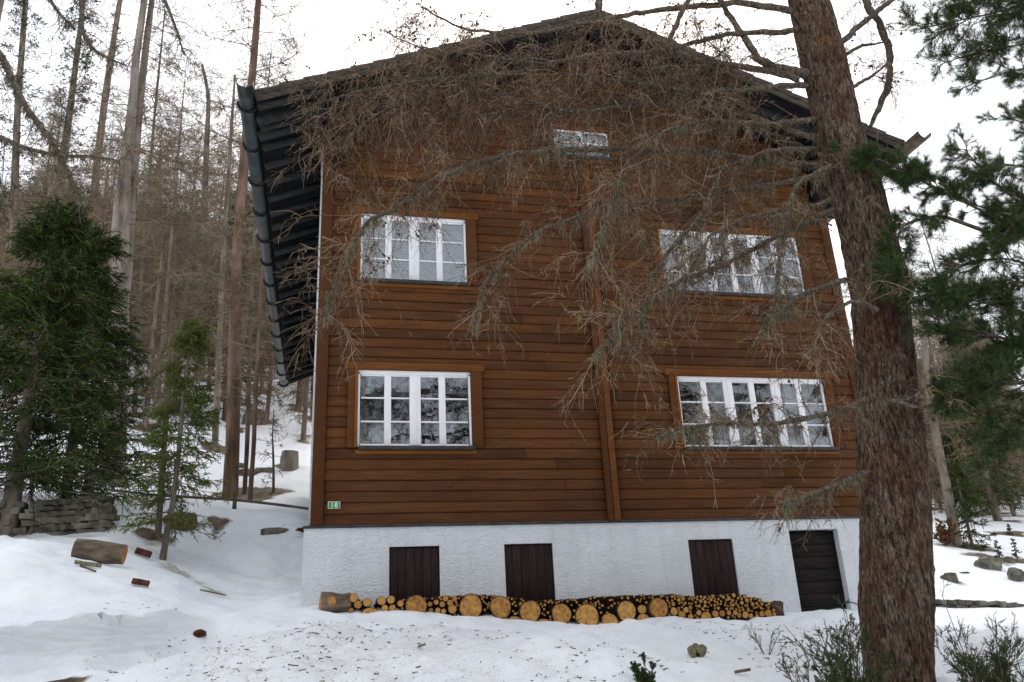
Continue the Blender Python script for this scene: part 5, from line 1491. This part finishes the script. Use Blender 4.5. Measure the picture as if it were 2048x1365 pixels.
# ------------------------------------------------------------------ bushes, sticks and litter in the foreground
def bush(name, px, py, Y, H, R0, n, seed, label, mfol='juniper', nl=.012, nw=.0035, dens=12, stemr=.006, bare=False, cat='bush', up=1.2):
    rng = np.random.default_rng(seed); p = bp(px, py, Y); b0 = np.array([p[0], Y, hz1(p[0], Y) - .05])
    e = empty(name, b0, label, cat)
    az = rng.uniform(0, 6.28, n); s = np.linspace(0, 1, 8)[None, :, None]
    d = unit(np.stack([np.cos(az) * rng.uniform(.1, 1, n), np.sin(az) * rng.uniform(.1, 1, n), np.full(n, up)], 1)); ln = rng.uniform(.5, 1.1, n) * H
    P = b0 + rng.normal(0, R0 * .2, (n, 1, 3)) * [1, 1, 0] + d[:, None] * s * ln[:, None, None] + rng.normal(0, .1, (n, 1, 3)) * (s ** 2) * H
    S1, _, _ = shoots(P, 7, .2, 1., H * .32, 5, .7, .0, .25, .12, rng=rng)
    S2, _, _ = shoots(S1, 5, .2, 1., H * .13, 4, .7, .0, .1, .1, rng=rng)
    parts = [tubes(P, taper(n, 8, stemr, stemr * .35), 5)[:2] + (None,), tubes(S1, taper(len(S1), 5, stemr * .5, stemr * .25), 3)[:2] + (None,), tubes(S2, taper(len(S2), 4, stemr * .3, stemr * .2), 3)[:2] + (None,)]
    cat_mesh('stems', parts, M['branch'] if not bare else M['twig'], e)
    if not bare:
        V, F = needles(S2, dens * 3, nl, nw, 1., rng); V2, F2 = needles(S1, dens * 4, nl, nw, 1., rng)
        fo = cat_mesh('foliage', [(V, F, np.repeat(rng.normal(0, .45, len(F)), 3)), (V2, F2, np.repeat(rng.normal(0, .45, len(F2)), 3))], M[mfol], e)
    return e

bush('juniper_bush', 1700, 1390, -7.0, .56, .3, 22, 71, 'sprawling olive green juniper at the foot of the foreground larch, left of its trunk', dens=16, nl=.016)
bush('juniper_bush', 1690, 1330, -6.6, .95, .2, 10, 72, 'tall juniper sprig leaning in front of the dark cellar door', dens=18, nl=.016)
bush('juniper_bush', 1600, 1330, -6.6, .5, .12, 5, 73, 'thin twiggy juniper shoot left of the larger juniper', dens=7, nl=.014)
bush('juniper_bush', 1960, 1400, -7.2, .6, .35, 22, 74, 'large tangled juniper bush in the bottom right corner', dens=9, nl=.015)
bush('juniper_bush', 1960, 1330, -6.8, .85, .2, 9, 75, 'open bare twigged juniper rising right of the larch trunk', dens=5, nl=.014)
bush('juniper_bush', 2040, 1400, -7.3, .45, .3, 14, 76, 'low juniper at the extreme bottom right edge', dens=9, nl=.015)
bush('juniper_bush', 1290, 1372, -6.8, .26, .12, 16, 77, 'green bush tip poking out of the snow at the bottom edge', dens=22, nl=.014)
bush('bare_shoot', 1528, 1275, -4.4, .4, .05, 4, 78, 'tiny leafless shoot standing in the snow in front of the woodpile end', bare=True, stemr=.006)
G = ground_at(1890, 1092); bush('beech_bush', 1890, 1090, G[1], 1.0, .3, 18, 79, 'low bush with dry orange brown leaves at the foot of the leaning trunk', 'drybush', .05, .04, 6)
G = ground_at(1395, 1312); rock('mossy_chunk', (G[0], G[1], G[2] + .03), .085, .07, .085, M['lichen'], 21, 'mossy greenish chunk of wood lying on the snow below the right part of the woodpile', 'wood')
G = ground_at(1395, 1312)
bush('moss_tuft', 1392, 1306, G[1], .1, .05, 12, 80, 'small tuft of moss sticking up from the mossy chunk', 'juniper', .014, .006, 20, .003, cat='moss')
G = ground_at(1470, 1350); 
A = G + np.array([0, 0, .02]); tag(lumpy_cyl('dead_twig', A, A + np.array([.12, -.05, .015]), .012, M['logbark_x'], M['logbark_x'], 4), 'short dark twig lying on the snow near the bottom edge', 'twig')
G = ground_at(836, 1301); A = G + np.array([0, 0, .012]); tag(lumpy_cyl('dead_twig', A, A + np.array([.07, -.02, .02]), .012, M['logbark_x'], M['logbark_x'], 6), 'small black piece of bark on the clean snow in front of the leftmost logs', 'bark')

# needles, twiglets and bark flakes lying on the snow
rt = np.random.default_rng(91); n = 3600
px = rt.uniform(180, 1760, n); Y = rt.uniform(-8.5, -1.5, n); s = np.interp(px, PXC, SCOL); X = CAM[0] + s * (Y - CAM[1])
keep = (vnoise(X * .8, Y * .8, 44) + .35 * vnoise(X * 2.7, Y * 2.7, 45) + rt.normal(0, .25, n)) > np.interp(px, [180, 420, 900, 1300, 1760], [.5, -.1, .05, .15, .05])
X, Y = X[keep], Y[keep]; Z = hz(X, Y) + .004; az = rt.uniform(0, 6.28, len(X)); L = rt.uniform(.01, .05, len(X)) * np.where(rt.random(len(X)) < .1, 2.0, 1)
d = np.stack([np.cos(az) * L, np.sin(az) * L, rt.normal(0, .12, len(X)) * L], 1); o = np.stack([X, Y, Z], 1)
P = np.stack([o, o + d * .5 + rt.normal(0, .003, o.shape), o + d], 1)
V, Q, _ = tubes(P, taper(len(P), 3, .0035, .002) * rt.uniform(.5, 2.0, (len(P), 1)), 4)
tag(mesh_obj('forest_litter', V, Q, M['litter']), 'brown twiglets, needles and bark flakes strewn over the trodden snow', 'litter', kind='stuff')

ground_attrs([(o.location.x, o.location.y, .55 + .2 * random.random(), .55) for o in COL.objects if o.type == 'EMPTY' and o.parent is None and 'tree' in o.name and o.location.y > 3.5]
             + [(o.data.vertices[0].co.x, o.data.vertices[0].co.y, .4, .35) for o in COL.objects if o.name.startswith(('boulder', 'tree_stump'))])

# ------------------------------------------------------------------ light: bright overcast sky
w = bpy.data.worlds.new('World'); SC.world = w; w.use_nodes = True; nt = w.node_tree; nt.nodes.clear()
out = nt.nodes.new('ShaderNodeOutputWorld'); sky = nt.nodes.new('ShaderNodeTexSky'); sky.sky_type = 'NISHITA'; sky.sun_disc = False
sky.sun_elevation = math.radians(48); sky.sun_rotation = math.radians(20); sky.dust_density = 3
b1 = nt.nodes.new('ShaderNodeBackground'); b1.inputs[1].default_value = .05; nt.links.new(sky.outputs[0], b1.inputs[0])
b2 = nt.nodes.new('ShaderNodeBackground'); b2.inputs[1].default_value = 1.0
tc = nt.nodes.new('ShaderNodeTexCoord'); nz = N(nt, 'ShaderNodeTexNoise', Scale=1.6, Detail=4.0); nt.links.new(tc.outputs['Generated'], nz.inputs['Vector'])
cl = ramp(nt, nz.outputs[0], [(.3, (.80, .84, .90)), (.65, (1., 1., 1.0))]); nt.links.new(cl, b2.inputs[0])
ad = nt.nodes.new('ShaderNodeAddShader'); nt.links.new(b1.outputs[0], ad.inputs[0]); nt.links.new(b2.outputs[0], ad.inputs[1]); nt.links.new(ad.outputs[0], out.inputs[0])
sl = bpy.data.lights.new('sun', 'SUN'); sl.energy = .9; sl.angle = math.radians(14); sl.color = (1, .96, .9)
so = bpy.data.objects.new('sun', sl); COL.objects.link(so)
el, azs = math.radians(48), math.radians(20)
dv = Vector((math.sin(azs) * math.cos(el), math.cos(azs) * math.cos(el), math.sin(el)))
so.rotation_euler = dv.to_track_quat('Z', 'Y').to_euler(); so.location = (0, -5, 20)
SC.view_settings.view_transform = 'Standard'; SC.view_settings.look = 'None'; SC.view_settings.exposure = 0.3; SC.view_settings.gamma = 1
SC.render.engine = 'CYCLES'; SC.cycles.max_bounces = 8; SC.cycles.transparent_max_bounces = 8
